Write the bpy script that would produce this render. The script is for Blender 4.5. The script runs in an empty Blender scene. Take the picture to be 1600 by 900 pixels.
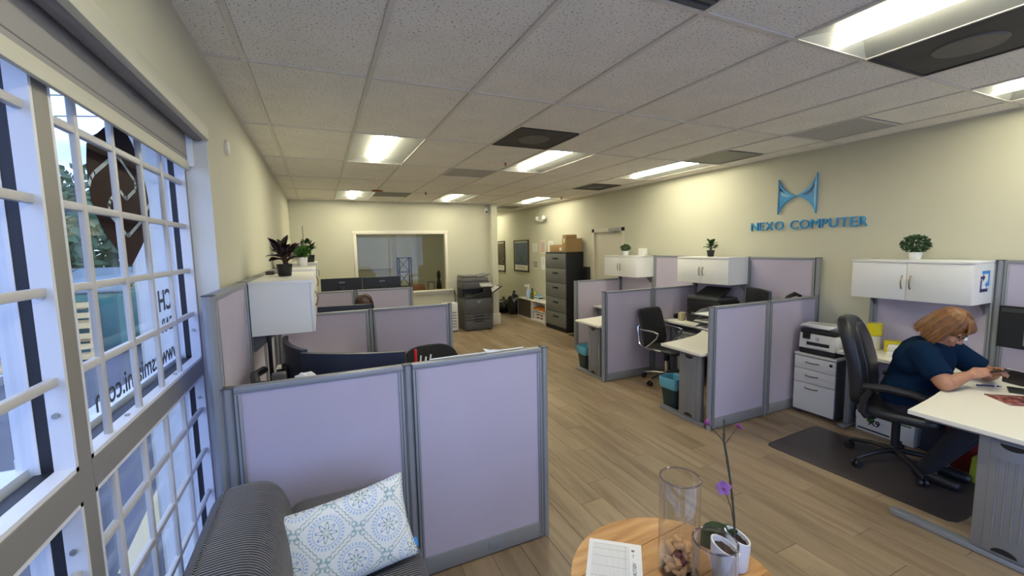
import bpy, bmesh, math, random
from mathutils import Vector, Matrix, Euler
random.seed(7)
S = bpy.context.scene
COL = S.collection
# ------------------------------------------------------------------ camera
CH_ = 1.767
cam_d = bpy.data.cameras.new('camera'); cam = bpy.data.objects.new('camera', cam_d); COL.objects.link(cam)
cam_d.sensor_width = 36.0; cam_d.lens = 657.1 / 1600 * 36.0; cam_d.clip_start = 0.02; cam_d.clip_end = 300
def cam_axes(yaw, pitch, roll):
    f = Vector((math.sin(yaw)*math.cos(pitch), math.cos(yaw)*math.cos(pitch), -math.sin(pitch)))
    r = Vector((math.cos(yaw), -math.sin(yaw), 0)); d = f.cross(r)
    return r*math.cos(roll)+d*math.sin(roll), d*math.cos(roll)-r*math.sin(roll), f
r_, d_, f_ = cam_axes(.4266, .0971, .0202)
cam.matrix_world = Matrix(((r_.x, -d_.x, -f_.x, 0), (r_.y, -d_.y, -f_.y, 0), (r_.z, -d_.z, -f_.z, CH_), (0, 0, 0, 1)))
S.camera = cam
# ------------------------------------------------------------------ world, exposure
S.view_settings.view_transform = 'Standard'; S.view_settings.look = 'None'
S.view_settings.exposure = 0.0; S.view_settings.gamma = 1.0; S.view_settings.use_curve_mapping = False
SKY = 4.2; LAMP = 33.0
w = bpy.data.worlds.new('sky'); S.world = w; w.use_nodes = True
nt = w.node_tree; nt.nodes.clear()
def N(nt, t, **kw):
    n = nt.nodes.new(t)
    for k, v in kw.items():
        if k == 'inp':
            for a, b in v.items(): n.inputs[a].default_value = b
        else: setattr(n, k, v)
    return n
tc = N(nt, 'ShaderNodeTexCoord'); nz = N(nt, 'ShaderNodeTexNoise', inp={'Scale': 3.2, 'Detail': 6, 'Roughness': .6})
mp = N(nt, 'ShaderNodeMapping', inp={'Scale': (1, 1, 2.5)})
rp = N(nt, 'ShaderNodeValToRGB'); rp.color_ramp.elements[0].position = .38; rp.color_ramp.elements[1].position = .64
rp.color_ramp.elements[0].color = (.22, .36, .80, 1); rp.color_ramp.elements[1].color = (.56, .66, .92, 1)
bg = N(nt, 'ShaderNodeBackground', inp={'Strength': SKY}); ow = N(nt, 'ShaderNodeOutputWorld')
nt.links.new(tc.outputs['Generated'], mp.inputs[0]); nt.links.new(mp.outputs[0], nz.inputs['Vector']); nt.links.new(nz.outputs['Fac'], rp.inputs[0])
nt.links.new(rp.outputs[0], bg.inputs[0]); nt.links.new(bg.outputs[0], ow.inputs[0])
# ------------------------------------------------------------------ materials
MATS = {}
def base_mat(name):
    m = bpy.data.materials.new(name); m.use_nodes = True; m.node_tree.nodes.clear()
    o = N(m.node_tree, 'ShaderNodeOutputMaterial'); MATS[name] = m
    return m, m.node_tree, o
def mat(name, col, rough=.5, metal=0, noise=0, nscale=8, bump=0, bscale=120, spec=.5, emit=None, estr=0, rnd=0, coat=0):
    m, t, o = base_mat(name)
    p = N(t, 'ShaderNodeBsdfPrincipled'); p.inputs['Roughness'].default_value = rough; p.inputs['Metallic'].default_value = metal
    p.inputs['Specular IOR Level'].default_value = spec; p.inputs['Coat Weight'].default_value = coat
    c = (*col, 1); p.inputs['Base Color'].default_value = c
    if emit: p.inputs['Emission Color'].default_value = (*emit, 1); p.inputs['Emission Strength'].default_value = estr
    tcn = N(t, 'ShaderNodeTexCoord')
    if noise:
        nn = N(t, 'ShaderNodeTexNoise', inp={'Scale': nscale, 'Detail': 5})
        mx = N(t, 'ShaderNodeMix', data_type='RGBA', blend_type='MIX')
        mx.inputs['A'].default_value = (*[v*(1-noise) for v in col], 1); mx.inputs['B'].default_value = (*[min(1, v*(1+noise)) for v in col], 1)
        t.links.new(tcn.outputs['Object'], nn.inputs['Vector']); t.links.new(nn.outputs['Fac'], mx.inputs['Factor']); t.links.new(mx.outputs['Result'], p.inputs['Base Color'])
    if bump:
        nb = N(t, 'ShaderNodeTexNoise', inp={'Scale': bscale, 'Detail': 3}); bp = N(t, 'ShaderNodeBump', inp={'Strength': bump, 'Distance': .002})
        t.links.new(tcn.outputs['Object'], nb.inputs['Vector']); t.links.new(nb.outputs['Fac'], bp.inputs['Height']); t.links.new(bp.outputs[0], p.inputs['Normal'])
    t.links.new(p.outputs[0], o.inputs[0])
    return m
def glassy(name, tint=(1, 1, 1), ior=1.45, rough=0.0):
    m, t, o = base_mat(name)
    tr = N(t, 'ShaderNodeBsdfTransparent', inp={'Color': (*tint, 1)}); gl = N(t, 'ShaderNodeBsdfGlossy', inp={'Roughness': rough, 'Color': (1, 1, 1, 1)})
    ge = N(t, 'ShaderNodeNewGeometry'); mi = N(t, 'ShaderNodeMapRange', inp={'To Min': ior, 'To Max': 1/ior}); t.links.new(ge.outputs['Backfacing'], mi.inputs[0])
    fr = N(t, 'ShaderNodeFresnel'); t.links.new(mi.outputs[0], fr.inputs['IOR']); mx = N(t, 'ShaderNodeMixShader')
    t.links.new(fr.outputs[0], mx.inputs[0]); t.links.new(tr.outputs[0], mx.inputs[1]); t.links.new(gl.outputs[0], mx.inputs[2]); t.links.new(mx.outputs[0], o.inputs[0])
    return m
def woodmat(name, c1, c2, c3, scale=(1, 1, 1), rough=.45, tone=.25, bump=.15):
    m, t, o = base_mat(name)
    p = N(t, 'ShaderNodeBsdfPrincipled', inp={'Roughness': rough}); tcn = N(t, 'ShaderNodeTexCoord'); oi = N(t, 'ShaderNodeObjectInfo')
    ad = N(t, 'ShaderNodeVectorMath', operation='ADD'); ms = N(t, 'ShaderNodeVectorMath', operation='SCALE'); ms.inputs['Scale'].default_value = 37
    cb = N(t, 'ShaderNodeCombineXYZ')
    for i in range(3): t.links.new(oi.outputs['Random'], cb.inputs[i])
    t.links.new(cb.outputs[0], ms.inputs[0]); t.links.new(tcn.outputs['Object'], ad.inputs[0]); t.links.new(ms.outputs[0], ad.inputs[1])
    mpn = N(t, 'ShaderNodeMapping', inp={'Scale': scale}); t.links.new(ad.outputs[0], mpn.inputs[0])
    n1 = N(t, 'ShaderNodeTexNoise', inp={'Scale': 1.0, 'Detail': 8, 'Roughness': .62, 'Distortion': .6}); t.links.new(mpn.outputs[0], n1.inputs['Vector'])
    r = N(t, 'ShaderNodeValToRGB'); e = r.color_ramp.elements; e[0].position = .3; e[0].color = (*c1, 1); e[1].position = .72; e[1].color = (*c3, 1)
    k = e.new(.5); k.color = (*c2, 1)
    t.links.new(n1.outputs['Fac'], r.inputs[0])
    hs = N(t, 'ShaderNodeHueSaturation'); mr = N(t, 'ShaderNodeMapRange', inp={'To Min': 1-tone, 'To Max': 1+tone})
    t.links.new(oi.outputs['Random'], mr.inputs[0]); t.links.new(mr.outputs[0], hs.inputs['Value']); t.links.new(r.outputs[0], hs.inputs['Color']); t.links.new(hs.outputs[0], p.inputs['Base Color'])
    bp = N(t, 'ShaderNodeBump', inp={'Strength': bump, 'Distance': .002}); t.links.new(n1.outputs['Fac'], bp.inputs['Height']); t.links.new(bp.outputs[0], p.inputs['Normal'])
    t.links.new(p.outputs[0], o.inputs[0])
    return m
def tile_mat(name):
    m, t, o = base_mat(name)
    p = N(t, 'ShaderNodeBsdfPrincipled', inp={'Roughness': .9}); tcn = N(t, 'ShaderNodeTexCoord'); oi = N(t, 'ShaderNodeObjectInfo')
    ad = N(t, 'ShaderNodeVectorMath', operation='ADD'); cb = N(t, 'ShaderNodeCombineXYZ'); mu = N(t, 'ShaderNodeMath', operation='MULTIPLY'); mu.inputs[1].default_value = 53
    t.links.new(oi.outputs['Random'], mu.inputs[0]); t.links.new(mu.outputs[0], cb.inputs[0]); t.links.new(mu.outputs[0], cb.inputs[1])
    t.links.new(tcn.outputs['Object'], ad.inputs[0]); t.links.new(cb.outputs[0], ad.inputs[1])
    v = N(t, 'ShaderNodeTexNoise', inp={'Scale': 95, 'Detail': 2.5, 'Roughness': .65}); t.links.new(ad.outputs[0], v.inputs['Vector'])
    r = N(t, 'ShaderNodeValToRGB'); e = r.color_ramp.elements; e[0].position = .345; e[0].color = (.22, .20, .18, 1); e[1].position = .405; e[1].color = (.90, .86, .785, 1)
    n2 = N(t, 'ShaderNodeTexNoise', inp={'Scale': 4}); mx = N(t, 'ShaderNodeMix', data_type='RGBA', blend_type='MULTIPLY', inp={'Factor': .15})
    t.links.new(ad.outputs[0], n2.inputs['Vector']); t.links.new(v.outputs['Fac'], r.inputs[0]); t.links.new(r.outputs[0], mx.inputs['A']); t.links.new(n2.outputs['Fac'], mx.inputs['B'])
    t.links.new(mx.outputs['Result'], p.inputs['Base Color'])
    bp = N(t, 'ShaderNodeBump', inp={'Strength': .4, 'Distance': .002}); t.links.new(v.outputs['Fac'], bp.inputs['Height']); t.links.new(bp.outputs[0], p.inputs['Normal'])
    t.links.new(p.outputs[0], o.inputs[0])
def cord_mat(name):
    m, t, o = base_mat(name)
    p = N(t, 'ShaderNodeBsdfPrincipled', inp={'Roughness': .85, 'Base Color': (.06, .06, .075, 1), 'Sheen Weight': .35}); tcn = N(t, 'ShaderNodeTexCoord')
    wv = N(t, 'ShaderNodeTexWave', wave_type='BANDS', bands_direction='Y', inp={'Scale': 26, 'Distortion': .4, 'Detail': 1})
    r = N(t, 'ShaderNodeValToRGB'); e = r.color_ramp.elements; e[0].position = .2; e[0].color = (.015, .015, .021, 1); e[1].position = .75; e[1].color = (.038, .039, .052, 1)
    t.links.new(tcn.outputs['Object'], wv.inputs['Vector']); t.links.new(wv.outputs['Fac'], r.inputs[0]); t.links.new(r.outputs[0], p.inputs['Base Color'])
    bp = N(t, 'ShaderNodeBump', inp={'Strength': .8, 'Distance': .006}); t.links.new(wv.outputs['Fac'], bp.inputs['Height']); t.links.new(bp.outputs[0], p.inputs['Normal'])
    t.links.new(p.outputs[0], o.inputs[0])
def pillow_mat(name):
    # printed medallions: rings around the cells of a staggered grid, petals inside, leafy lines between
    m, t, o = base_mat(name)
    p = N(t, 'ShaderNodeBsdfPrincipled', inp={'Roughness': .9}); uv = N(t, 'ShaderNodeUVMap')
    vo = N(t, 'ShaderNodeTexVoronoi', inp={'Scale': 1, 'Randomness': 0.0}); t.links.new(uv.outputs[0], vo.inputs['Vector'])
    sub = N(t, 'ShaderNodeVectorMath', operation='SUBTRACT'); t.links.new(uv.outputs[0], sub.inputs[0]); t.links.new(vo.outputs['Position'], sub.inputs[1])
    sx = N(t, 'ShaderNodeSeparateXYZ'); t.links.new(sub.outputs[0], sx.inputs[0])
    an = N(t, 'ShaderNodeMath', operation='ARCTAN2'); t.links.new(sx.outputs[1], an.inputs[0]); t.links.new(sx.outputs[0], an.inputs[1])
    d = vo.outputs['Distance']
    def mth(op, a, b=None):
        n = N(t, 'ShaderNodeMath', operation=op)
        for i, q in enumerate((a, b)):
            if q is None: continue
            if isinstance(q, (int, float)): n.inputs[i].default_value = q
            else: t.links.new(q, n.inputs[i])
        return n.outputs[0]
    def band(lo, hi):
        return mth('MULTIPLY', mth('GREATER_THAN', d, lo), mth('LESS_THAN', d, hi))
    pet = mth('COSINE', mth('MULTIPLY', an.outputs[0], 8)); pet2 = mth('COSINE', mth('MULTIPLY', an.outputs[0], 30))
    petal = mth('LESS_THAN', mth('ABSOLUTE', mth('SUBTRACT', d, mth('ADD', .16, mth('MULTIPLY', pet, .07)))), .022)
    petal2 = mth('LESS_THAN', mth('ABSOLUTE', mth('SUBTRACT', d, mth('ADD', .08, mth('MULTIPLY', pet, -.04)))), .018)
    dash = mth('MULTIPLY', band(.33, .40), mth('GREATER_THAN', pet2, 0))
    ring = band(.285, .305)
    nz = N(t, 'ShaderNodeTexNoise', inp={'Scale': 2.2, 'Detail': 2}); t.links.new(uv.outputs[0], nz.inputs['Vector'])
    vo2 = N(t, 'ShaderNodeTexVoronoi', feature='DISTANCE_TO_EDGE', inp={'Scale': 1, 'Randomness': 0.0}); t.links.new(uv.outputs[0], vo2.inputs['Vector'])
    wob = mth('MULTIPLY', mth('SINE', mth('MULTIPLY', an.outputs[0], 26)), .012)
    edge = mth('MULTIPLY', mth('LESS_THAN', mth('ABSOLUTE', mth('SUBTRACT', mth('ADD', vo2.outputs['Distance'], wob), .045)), .012), mth('GREATER_THAN', d, .42))
    star = mth('MULTIPLY', mth('GREATER_THAN', d, .56), mth('GREATER_THAN', mth('COSINE', mth('MULTIPLY', an.outputs[0], 36)), .1))
    col = None
    cur = (.80, .82, .80, 1)
    prev = None
    def over(prev, mask, c):
        mx = N(t, 'ShaderNodeMix', data_type='RGBA', blend_type='MIX')
        if prev is None: mx.inputs['A'].default_value = cur
        else: t.links.new(prev, mx.inputs['A'])
        mx.inputs['B'].default_value = (*c, 1); t.links.new(mask, mx.inputs['Factor']); return mx.outputs['Result']
    blue = (.10, .27, .58); green = (.12, .29, .18); lb = (.33, .49, .72)
    prev = over(None, dash, lb); prev = over(prev, ring, lb); prev = over(prev, petal, blue); prev = over(prev, petal2, green); prev = over(prev, edge, (.28, .40, .36)); prev = over(prev, star, (.25, .42, .45))
    gm = mth('MULTIPLY', mth('GREATER_THAN', nz.outputs['Fac'], .52), petal); prev = over(prev, gm, green)
    n3 = N(t, 'ShaderNodeTexNoise', inp={'Scale': 14, 'Detail': 3}); t.links.new(uv.outputs[0], n3.inputs['Vector'])
    fade = N(t, 'ShaderNodeMix', data_type='RGBA', blend_type='MIX', inp={'B': cur}); mr = N(t, 'ShaderNodeMapRange', inp={'From Min': .35, 'From Max': .7, 'To Min': 0, 'To Max': .5})
    t.links.new(n3.outputs['Fac'], mr.inputs[0]); t.links.new(mr.outputs[0], fade.inputs['Factor']); t.links.new(prev, fade.inputs['A'])
    t.links.new(fade.outputs['Result'], p.inputs['Base Color']); t.links.new(p.outputs[0], o.inputs[0])
def art_mat(name, cols, scale=3):
    m, t, o = base_mat(name)
    p = N(t, 'ShaderNodeBsdfPrincipled', inp={'Roughness': .25}); tcn = N(t, 'ShaderNodeTexCoord')
    n = N(t, 'ShaderNodeTexNoise', inp={'Scale': scale, 'Detail': 4, 'Distortion': 1.5}); r = N(t, 'ShaderNodeValToRGB'); e = r.color_ramp.elements
    e[0].position = .3; e[0].color = (*cols[0], 1); e[1].position = .72; e[1].color = (*cols[-1], 1)
    for i, c in enumerate(cols[1:-1]): k = e.new(.3 + .42*(i+1)/(len(cols)-1)); k.color = (*c, 1)
    t.links.new(tcn.outputs['Object'], n.inputs['Vector']); t.links.new(n.outputs['Fac'], r.inputs[0]); t.links.new(r.outputs[0], p.inputs['Base Color']); t.links.new(p.outputs[0], o.inputs[0])
mat('wall', (.585, .57, .445), .75, noise=.03, nscale=3, bump=.08, bscale=90)
mat('trim', (.74, .71, .60), .45)
mat('reveal', (.70, .70, .66), .6, bump=.05)
tile_mat('tile'); mat('tbar', (.68, .645, .58), .5)
mat('pan', (.36, .37, .34), .5); mat('lens', (1, 1, 1), .4, emit=(.98, .925, .70), estr=LAMP)
mat('vent_dark', (.060, .055, .05), .7, noise=.5, nscale=5); mat('vent_grey', (.20, .205, .19), .6); mat('vent_light', (.42, .41, .40), .7); mat('vent_disc', (.13, .12, .11), .6, noise=.3)
woodmat('plank', (.17, .115, .068), (.275, .20, .125), (.35, .265, .17), (9, .9, 9), .42, .13)
woodmat('floor_base', (.10, .07, .04), (.17, .12, .07), (.2, .15, .09), (9, .9, 9), .6, .0)
mat('alu_win', (.25, .235, .215), .5, .2); mat('win_white', (.66, .67, .71), .4); mat('bar_white', (.52, .51, .50), .4); mat('gasket', (.012, .013, .02), .5)
glassy('pane', (.93, .95, .96), 1.25); glassy('pane_int', (.88, .89, .84), 1.33); glassy('vase_rim', (.72, .69, .76), 1.5); glassy('vase_glass', (.95, .955, .96), 1.5); glassy('bottle_plastic', (.90, .93, .97), 1.55, .05)
mat('shade', (.33, .32, .31), .85, bump=.1, bscale=300); mat('roller', (.20, .19, .20), .7); mat('fascia', (.60, .59, .49), .5)
mat('screw', (.45, .44, .42), .35, .9)
mat('fabric', (.475, .435, .545), .95, noise=.07, nscale=2.5, bump=.25, bscale=500, spec=.2)
mat('frame', (.275, .29, .315), .45, .25); mat('frame_dark', (.075, .08, .09), .5); mat('kick', (.27, .275, .285), .5, .2)
mat('laminate', (.80, .78, .70), .35); mat('cab_white', (.80, .80, .78), .35); mat('steel', (.26, .27, .29), .42, .35); mat('steel_dark', (.10, .10, .11), .5)
mat('chrome', (.8, .8, .8), .12, 1); mat('handle', (.30, .24, .17), .3, .8)
mat('black', (.012, .012, .014), .45); mat('black_matte', (.015, .015, .016), .8); mat('leather', (.018, .019, .023), .34, bump=.25, bscale=220, noise=.1)
mat('mon_back', (.02, .026, .05), .4); mat('mon_grey', (.05, .055, .06), .35); mat('screen_dark', (.03, .032, .035), .15)
mat('screen_on', (.05, .055, .06), .3, emit=(.24, .26, .30), estr=.5)
mat('logo_grey', (.35, .36, .38), .3)
mat('file_grey', (.17, .175, .165), .5, .2); mat('file_black', (.008, .008, .009), .6)
mat('copier_dark', (.085, .085, .09), .5); mat('copier_grey', (.16, .16, .155), .5); mat('copier_light', (.35, .35, .33), .5)
mat('beige_card', (.50, .43, .28), .8); mat('card', (.42, .27, .11), .8, noise=.08); mat('paper', (.82, .82, .82), .7); mat('paper_line', (.18, .19, .24), .7)
mat('white_plastic', (.78, .78, .75), .35); mat('blue_bag', (.10, .34, .48), .4, noise=.12, nscale=14); mat('bin', (.012, .035, .045), .4); mat('bag_black', (.01, .01, .011), .25)
mat('yellow', (.78, .66, .01), .5); mat('tape_white', (.76, .74, .62), .6); mat('box_white', (.80, .80, .78), .6); mat('green_ink', (.05, .20, .04), .6); mat('dark_ink', (.02, .02, .02), .6)
mat('door', (.60, .565, .46), .5); mat('black_frame', (.015, .012, .012), .4); mat('mount', (.72, .70, .60), .6)
art_mat('art_blue', [(.01, .012, .04), (.03, .06, .16), (.02, .08, .12), (.10, .12, .06)], 4); art_mat('art_dark', [(.02, .018, .03), (.06, .04, .02), (.16, .10, .02)], 4)
art_mat('pink_print', [(.75, .35, .33), (.7, .62, .55)], 9); art_mat('grey_print', [(.2, .2, .2), (.6, .58, .5)], 14); art_mat('mag', [(.02, .01, .01), (.25, .06, .05), (.4, .3, .3)], 14)
mat('sign_blue', (.012, .20, .45), .3); mat('sign_mid', (.02, .29, .62), .3); mat('sign_light', (.26, .56, .78), .3); mat('sign_deep', (.008, .12, .30), .3)
mat('navy', (.03, .03, .12), .5); mat('skyblue', (.05, .28, .66), .5); mat('white', (.85, .85, .85), .5)
mat('soil', (.03, .017, .012), .9, noise=.5, nscale=60); mat('pot_white', (.80, .80, .80), .3); mat('pot_black', (.01, .01, .011), .4)
mat('leaf', (.05, .115, .035), .45, noise=.35, nscale=20); mat('leaf_dark', (.035, .085, .03), .5, noise=.35, nscale=20); mat('leaf_bright', (.06, .17, .03), .45, noise=.3, nscale=20); mat('leaf_purple', (.048, .02, .032), .4, noise=.5, nscale=16); mat('stem', (.05, .06, .03), .6); mat('stem_brown', (.10, .05, .03), .7)
mat('petal', (.50, .25, .62), .5, noise=.25, nscale=40); mat('petal_dark', (.22, .03, .16), .5)
cord_mat('corduroy'); pillow_mat('pillow_print')
woodmat('table_wood', (.33, .15, .045), (.46, .235, .08), (.56, .32, .13), (3, 22, 22), .35, .12); mat('cork', (.62, .36, .16), .8, noise=.25, nscale=60); mat('cork_wine', (.16, .03, .04), .7)
mat('skin', (.43, .205, .12), .5, noise=.05, nscale=30); mat('shirt', (.0035, .016, .043), .95, noise=.15, nscale=10, spec=.1); mat('trousers', (.012, .013, .02), .9)
mat('hair', (.19, .08, .026), .45, noise=.7, nscale=34, bump=.4, bscale=90); mat('hair_brown', (.032, .010, .006), .45, noise=.5, nscale=40); mat('hair_light', (.30, .14, .05), .4, noise=.4, nscale=30); mat('lips', (.42, .13, .11), .5); mat('eye', (.03, .02, .02), .3)
mat('floor_mat', (.055, .045, .042), .35); mat('red_bag', (.20, .012, .012), .7); mat('dark_blue', (.015, .02, .05), .7); mat('lime', (.45, .48, .03), .6)
mat('asphalt', (.075, .078, .088), .9, noise=.3, nscale=3, bump=.4, bscale=40); mat('stripe', (.62, .50, .26), .8); mat('dumpster', (.02, .155, .11), .6, noise=.15); mat('dumpster_lid', (.10, .14, .15), .7); mat('pallet', (.72, .50, .20), .8, noise=.12); mat('ext_white', (.72, .74, .76), .8, noise=.08, nscale=12)
mat('tree_leaf', (.075, .13, .06), .8, noise=.5, nscale=1.2); mat('bark', (.08, .055, .035), .9); mat('grass', (.10, .17, .05), .95, noise=.4, nscale=2); mat('concrete', (.36, .36, .35), .9, noise=.15)
mat('decal', (.030, .011, .010), .6, spec=.1); mat('decal_line', (.50, .62, .70), .5); mat('decal_text', (.045, .05, .06), .5)
mat('bottle_label', (.50, .62, .82), .5); mat('amber', (.5, .2, .02), .5); mat('tissue_blue', (.10, .40, .65), .6); mat('orange', (.62, .24, .02), .6); mat('green_bottle', (.05, .12, .05), .4); mat('red', (.7, .02, .02), .4)
mat('rust', (.26, .09, .03), .5); mat('speaker_grey', (.35, .35, .33), .6); mat('blind_white', (.78, .78, .74), .7); mat('brown_dark', (.055, .045, .038), .5)
# ------------------------------------------------------------------ geometry helpers
class B:
    def __init__(s): s.bm = bmesh.new()
    def _bev(s, vs, bev, seg=2):
        es = list({e for v in vs for e in v.link_edges})
        bmesh.ops.bevel(s.bm, geom=es, offset=bev, segments=seg, profile=.5, affect='EDGES', clamp_overlap=True)
    def box(s, x0, y0, z0, x1, y1, z1, bev=0, M=None, seg=2):
        x0, x1 = min(x0, x1), max(x0, x1); y0, y1 = min(y0, y1), max(y0, y1); z0, z1 = min(z0, z1), max(z0, z1)
        P = [(x0, y0, z0), (x1, y0, z0), (x1, y1, z0), (x0, y1, z0), (x0, y0, z1), (x1, y0, z1), (x1, y1, z1), (x0, y1, z1)]
        return s.hexa(P, bev, M, seg)
    def hexa(s, P, bev=0, M=None, seg=2):
        vs = [s.bm.verts.new(M @ Vector(p) if M else Vector(p)) for p in P]
        for f in ((3, 2, 1, 0), (4, 5, 6, 7), (0, 1, 5, 4), (1, 2, 6, 5), (2, 3, 7, 6), (3, 0, 4, 7)): s.bm.faces.new([vs[i] for i in f])
        if bev: s._bev(vs, bev, seg)
        return s
    def ring(s, c, u, v, r, n): return [s.bm.verts.new(c + u*(r*math.cos(2*math.pi*i/n)) + v*(r*math.sin(2*math.pi*i/n))) for i in range(n)]
    def bridge(s, a, b):
        n = len(a)
        for i in range(n): s.bm.faces.new((a[i], a[(i+1) % n], b[(i+1) % n], b[i]))
    def tube(s, pts, r, n=8, cap=True, closed=False):
        pts = [Vector(p) for p in pts]; rs = r if isinstance(r, (list, tuple)) else [r]*len(pts)
        m = len(pts); up = None; rings = []
        for i, p in enumerate(pts):
            if closed: t = (pts[(i+1) % m]-pts[i-1])
            else: t = (pts[min(i+1, m-1)]-pts[max(i-1, 0)])
            t.normalize()
            if up is None: up = Vector((0, 0, 1)) if abs(t.z) < .9 else Vector((1, 0, 0))
            u = t.cross(up)
            if u.length < 1e-5: u = t.orthogonal()
            u.normalize(); v = t.cross(u); v.normalize(); up = -v
            rings.append(s.ring(p, u, v, rs[i], n))
        for a, b in zip(rings, rings[1:]): s.bridge(a, b)
        if closed: s.bridge(rings[-1], rings[0])
        elif cap: s.bm.faces.new(rings[0][::-1]); s.bm.faces.new(rings[-1])
        return s
    def cyl(s, p0, p1, r, r1=None, n=16): return s.tube([p0, p1], [r, r if r1 is None else r1], n)
    def lathe(s, prof, cx=0, cy=0, n=24, capb=True, capt=True, M=None):
        rings = []
        for r, z in prof:
            rg = [s.bm.verts.new(Vector((cx+r*math.cos(2*math.pi*i/n), cy+r*math.sin(2*math.pi*i/n), z))) for i in range(n)]
            rings.append(rg)
        for a, b in zip(rings, rings[1:]): s.bridge(a, b)
        if capb: s.bm.faces.new(rings[0][::-1])
        if capt: s.bm.faces.new(rings[-1])
        if M:
            for rg in rings:
                for v in rg: v.co = M @ v.co
        return s
    def prism(s, poly, a0, a1, axis='z', bev=0):
        def mk(p, a):
            return {'z': (p[0], p[1], a), 'x': (a, p[0], p[1]), 'y': (p[0], a, p[1])}[axis]
        lo = [s.bm.verts.new(mk(p, a0)) for p in poly]; hi = [s.bm.verts.new(mk(p, a1)) for p in poly]
        s.bm.faces.new(lo[::-1]); s.bm.faces.new(hi); s.bridge(lo, hi)
        if bev: s._bev(hi, bev)
        return s
    def ball(s, c, r, n=12, M=None):
        if not isinstance(r, (tuple, list)): r = (r, r, r)
        mt = Matrix.Translation(c) @ (M if M else Matrix()) @ Matrix.Diagonal((*r, 1))
        bmesh.ops.create_uvsphere(s.bm, u_segments=n*2 if n > 6 else n+2, v_segments=n, radius=1, matrix=mt); return s
    def capsule(s, a, b, ra, rb, n=12, k=4):
        a, b = Vector(a), Vector(b); d = b-a; L = d.length; d.normalize(); u = d.orthogonal().normalized(); v = d.cross(u); rings = []
        for i in range(1, k+1): th = math.pi/2*(1-i/k); rings.append(s.ring(a-d*(ra*math.sin(th)), u, v, ra*math.cos(th), n))
        for i in range(k): th = math.pi/2*i/k; rings.append(s.ring(b+d*(rb*math.sin(th)), u, v, max(rb*math.cos(th), 1e-4), n))
        for x, y in zip(rings, rings[1:]): s.bridge(x, y)
        s.bm.faces.new(rings[0][::-1]); s.bm.faces.new(rings[-1]); return s
    def grid(s, fn, nu, nv, closeu=False):
        V = [[s.bm.verts.new(Vector(fn(i/(nu), j/(nv)))) for j in range(nv+1)] for i in range(nu+(0 if closeu else 1))]
        for i in range(nu):
            for j in range(nv):
                a = V[i]; b = V[(i+1) % len(V)]; s.bm.faces.new((a[j], b[j], b[j+1], a[j+1]))
        return s
    def obj(s, name, m, parent=None, smooth=35, kind=None, flip=True):
        if flip: bmesh.ops.recalc_face_normals(s.bm, faces=s.bm.faces)
        me = bpy.data.meshes.new(name); s.bm.to_mesh(me); s.bm.free()
        return mesh_obj(name, me, m, parent, smooth, kind)
def mesh_obj(name, me, m, parent=None, smooth=35, kind=None):
    o = bpy.data.objects.new(name, me); COL.objects.link(o)
    if m: me.materials.append(MATS[m])
    if smooth:
        for p in me.polygons: p.use_smooth = True
        me.set_sharp_from_angle(angle=math.radians(smooth))
    if parent is not None:
        o.parent = parent
        r = parent
        while r.parent: r = r.parent
        Mi = (Matrix.Translation(r.location) @ r.rotation_euler.to_matrix().to_4x4()).inverted()
        me.transform(Mi)
    if kind: o['kind'] = kind
    return o
def thing(name, label, cat, loc=(0, 0, 0), rz=0, group=None):
    o = bpy.data.objects.new(name, None); COL.objects.link(o); o.empty_display_size = .05
    o.location = loc; o.rotation_euler = (0, 0, rz); return tag(o, label, cat, group)
def tag(o, label, cat, group=None):
    o['label'] = label; o['category'] = cat
    if group: o['group'] = group
    return o
def struct(o): o['kind'] = 'structure'; return o
def copy_tree(o, parent=None):
    c = o.copy(); COL.objects.link(c); c.parent = parent
    for ch in o.children: copy_tree(ch, c)
    return c
def dup(o, loc, rz, label, group=None):
    c = copy_tree(o); c.location = loc; c.rotation_euler = (0, 0, rz); c['label'] = label
    if group: c['group'] = group
    return c
def evalmesh(o, name):
    dg = bpy.context.evaluated_depsgraph_get(); dg.update()
    return bpy.data.meshes.new_from_object(o.evaluated_get(dg))
def text_mesh(s, size, depth=.002, bold=0, align='CENTER', sx=1):
    c = bpy.data.curves.new('lettering', 'FONT'); c.body = s; c.size = size; c.extrude = depth/2; c.offset = bold; c.align_x = align; c.align_y = 'CENTER'; c.resolution_u = 4
    o = bpy.data.objects.new('lettering', c); COL.objects.link(o); me = evalmesh(o, 'lettering'); bpy.data.objects.remove(o); bpy.data.curves.remove(c)
    if sx != 1: me.transform(Matrix.Diagonal((sx, 1, 1, 1)))
    return me
def text(s, size, m, parent, origin, xd, yd, depth=.002, bold=0, name='lettering', align='CENTER', sx=1):
    me = text_mesh(s, size, depth, bold, align, sx); xd = Vector(xd).normalized(); yd = Vector(yd).normalized(); zd = xd.cross(yd)
    M = Matrix(((xd.x, yd.x, zd.x, origin[0]), (xd.y, yd.y, zd.y, origin[1]), (xd.z, yd.z, zd.z, origin[2]), (0, 0, 0, 1))); me.transform(M); me.materials.clear()
    return mesh_obj(name, me, m, parent, 0)
def bez(a, c, b, n=10): return [tuple((1-t)**2*a[k]+2*t*(1-t)*c[k]+t*t*b[k] for k in range(len(a))) for t in [i/n for i in range(n+1)]]
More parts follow.
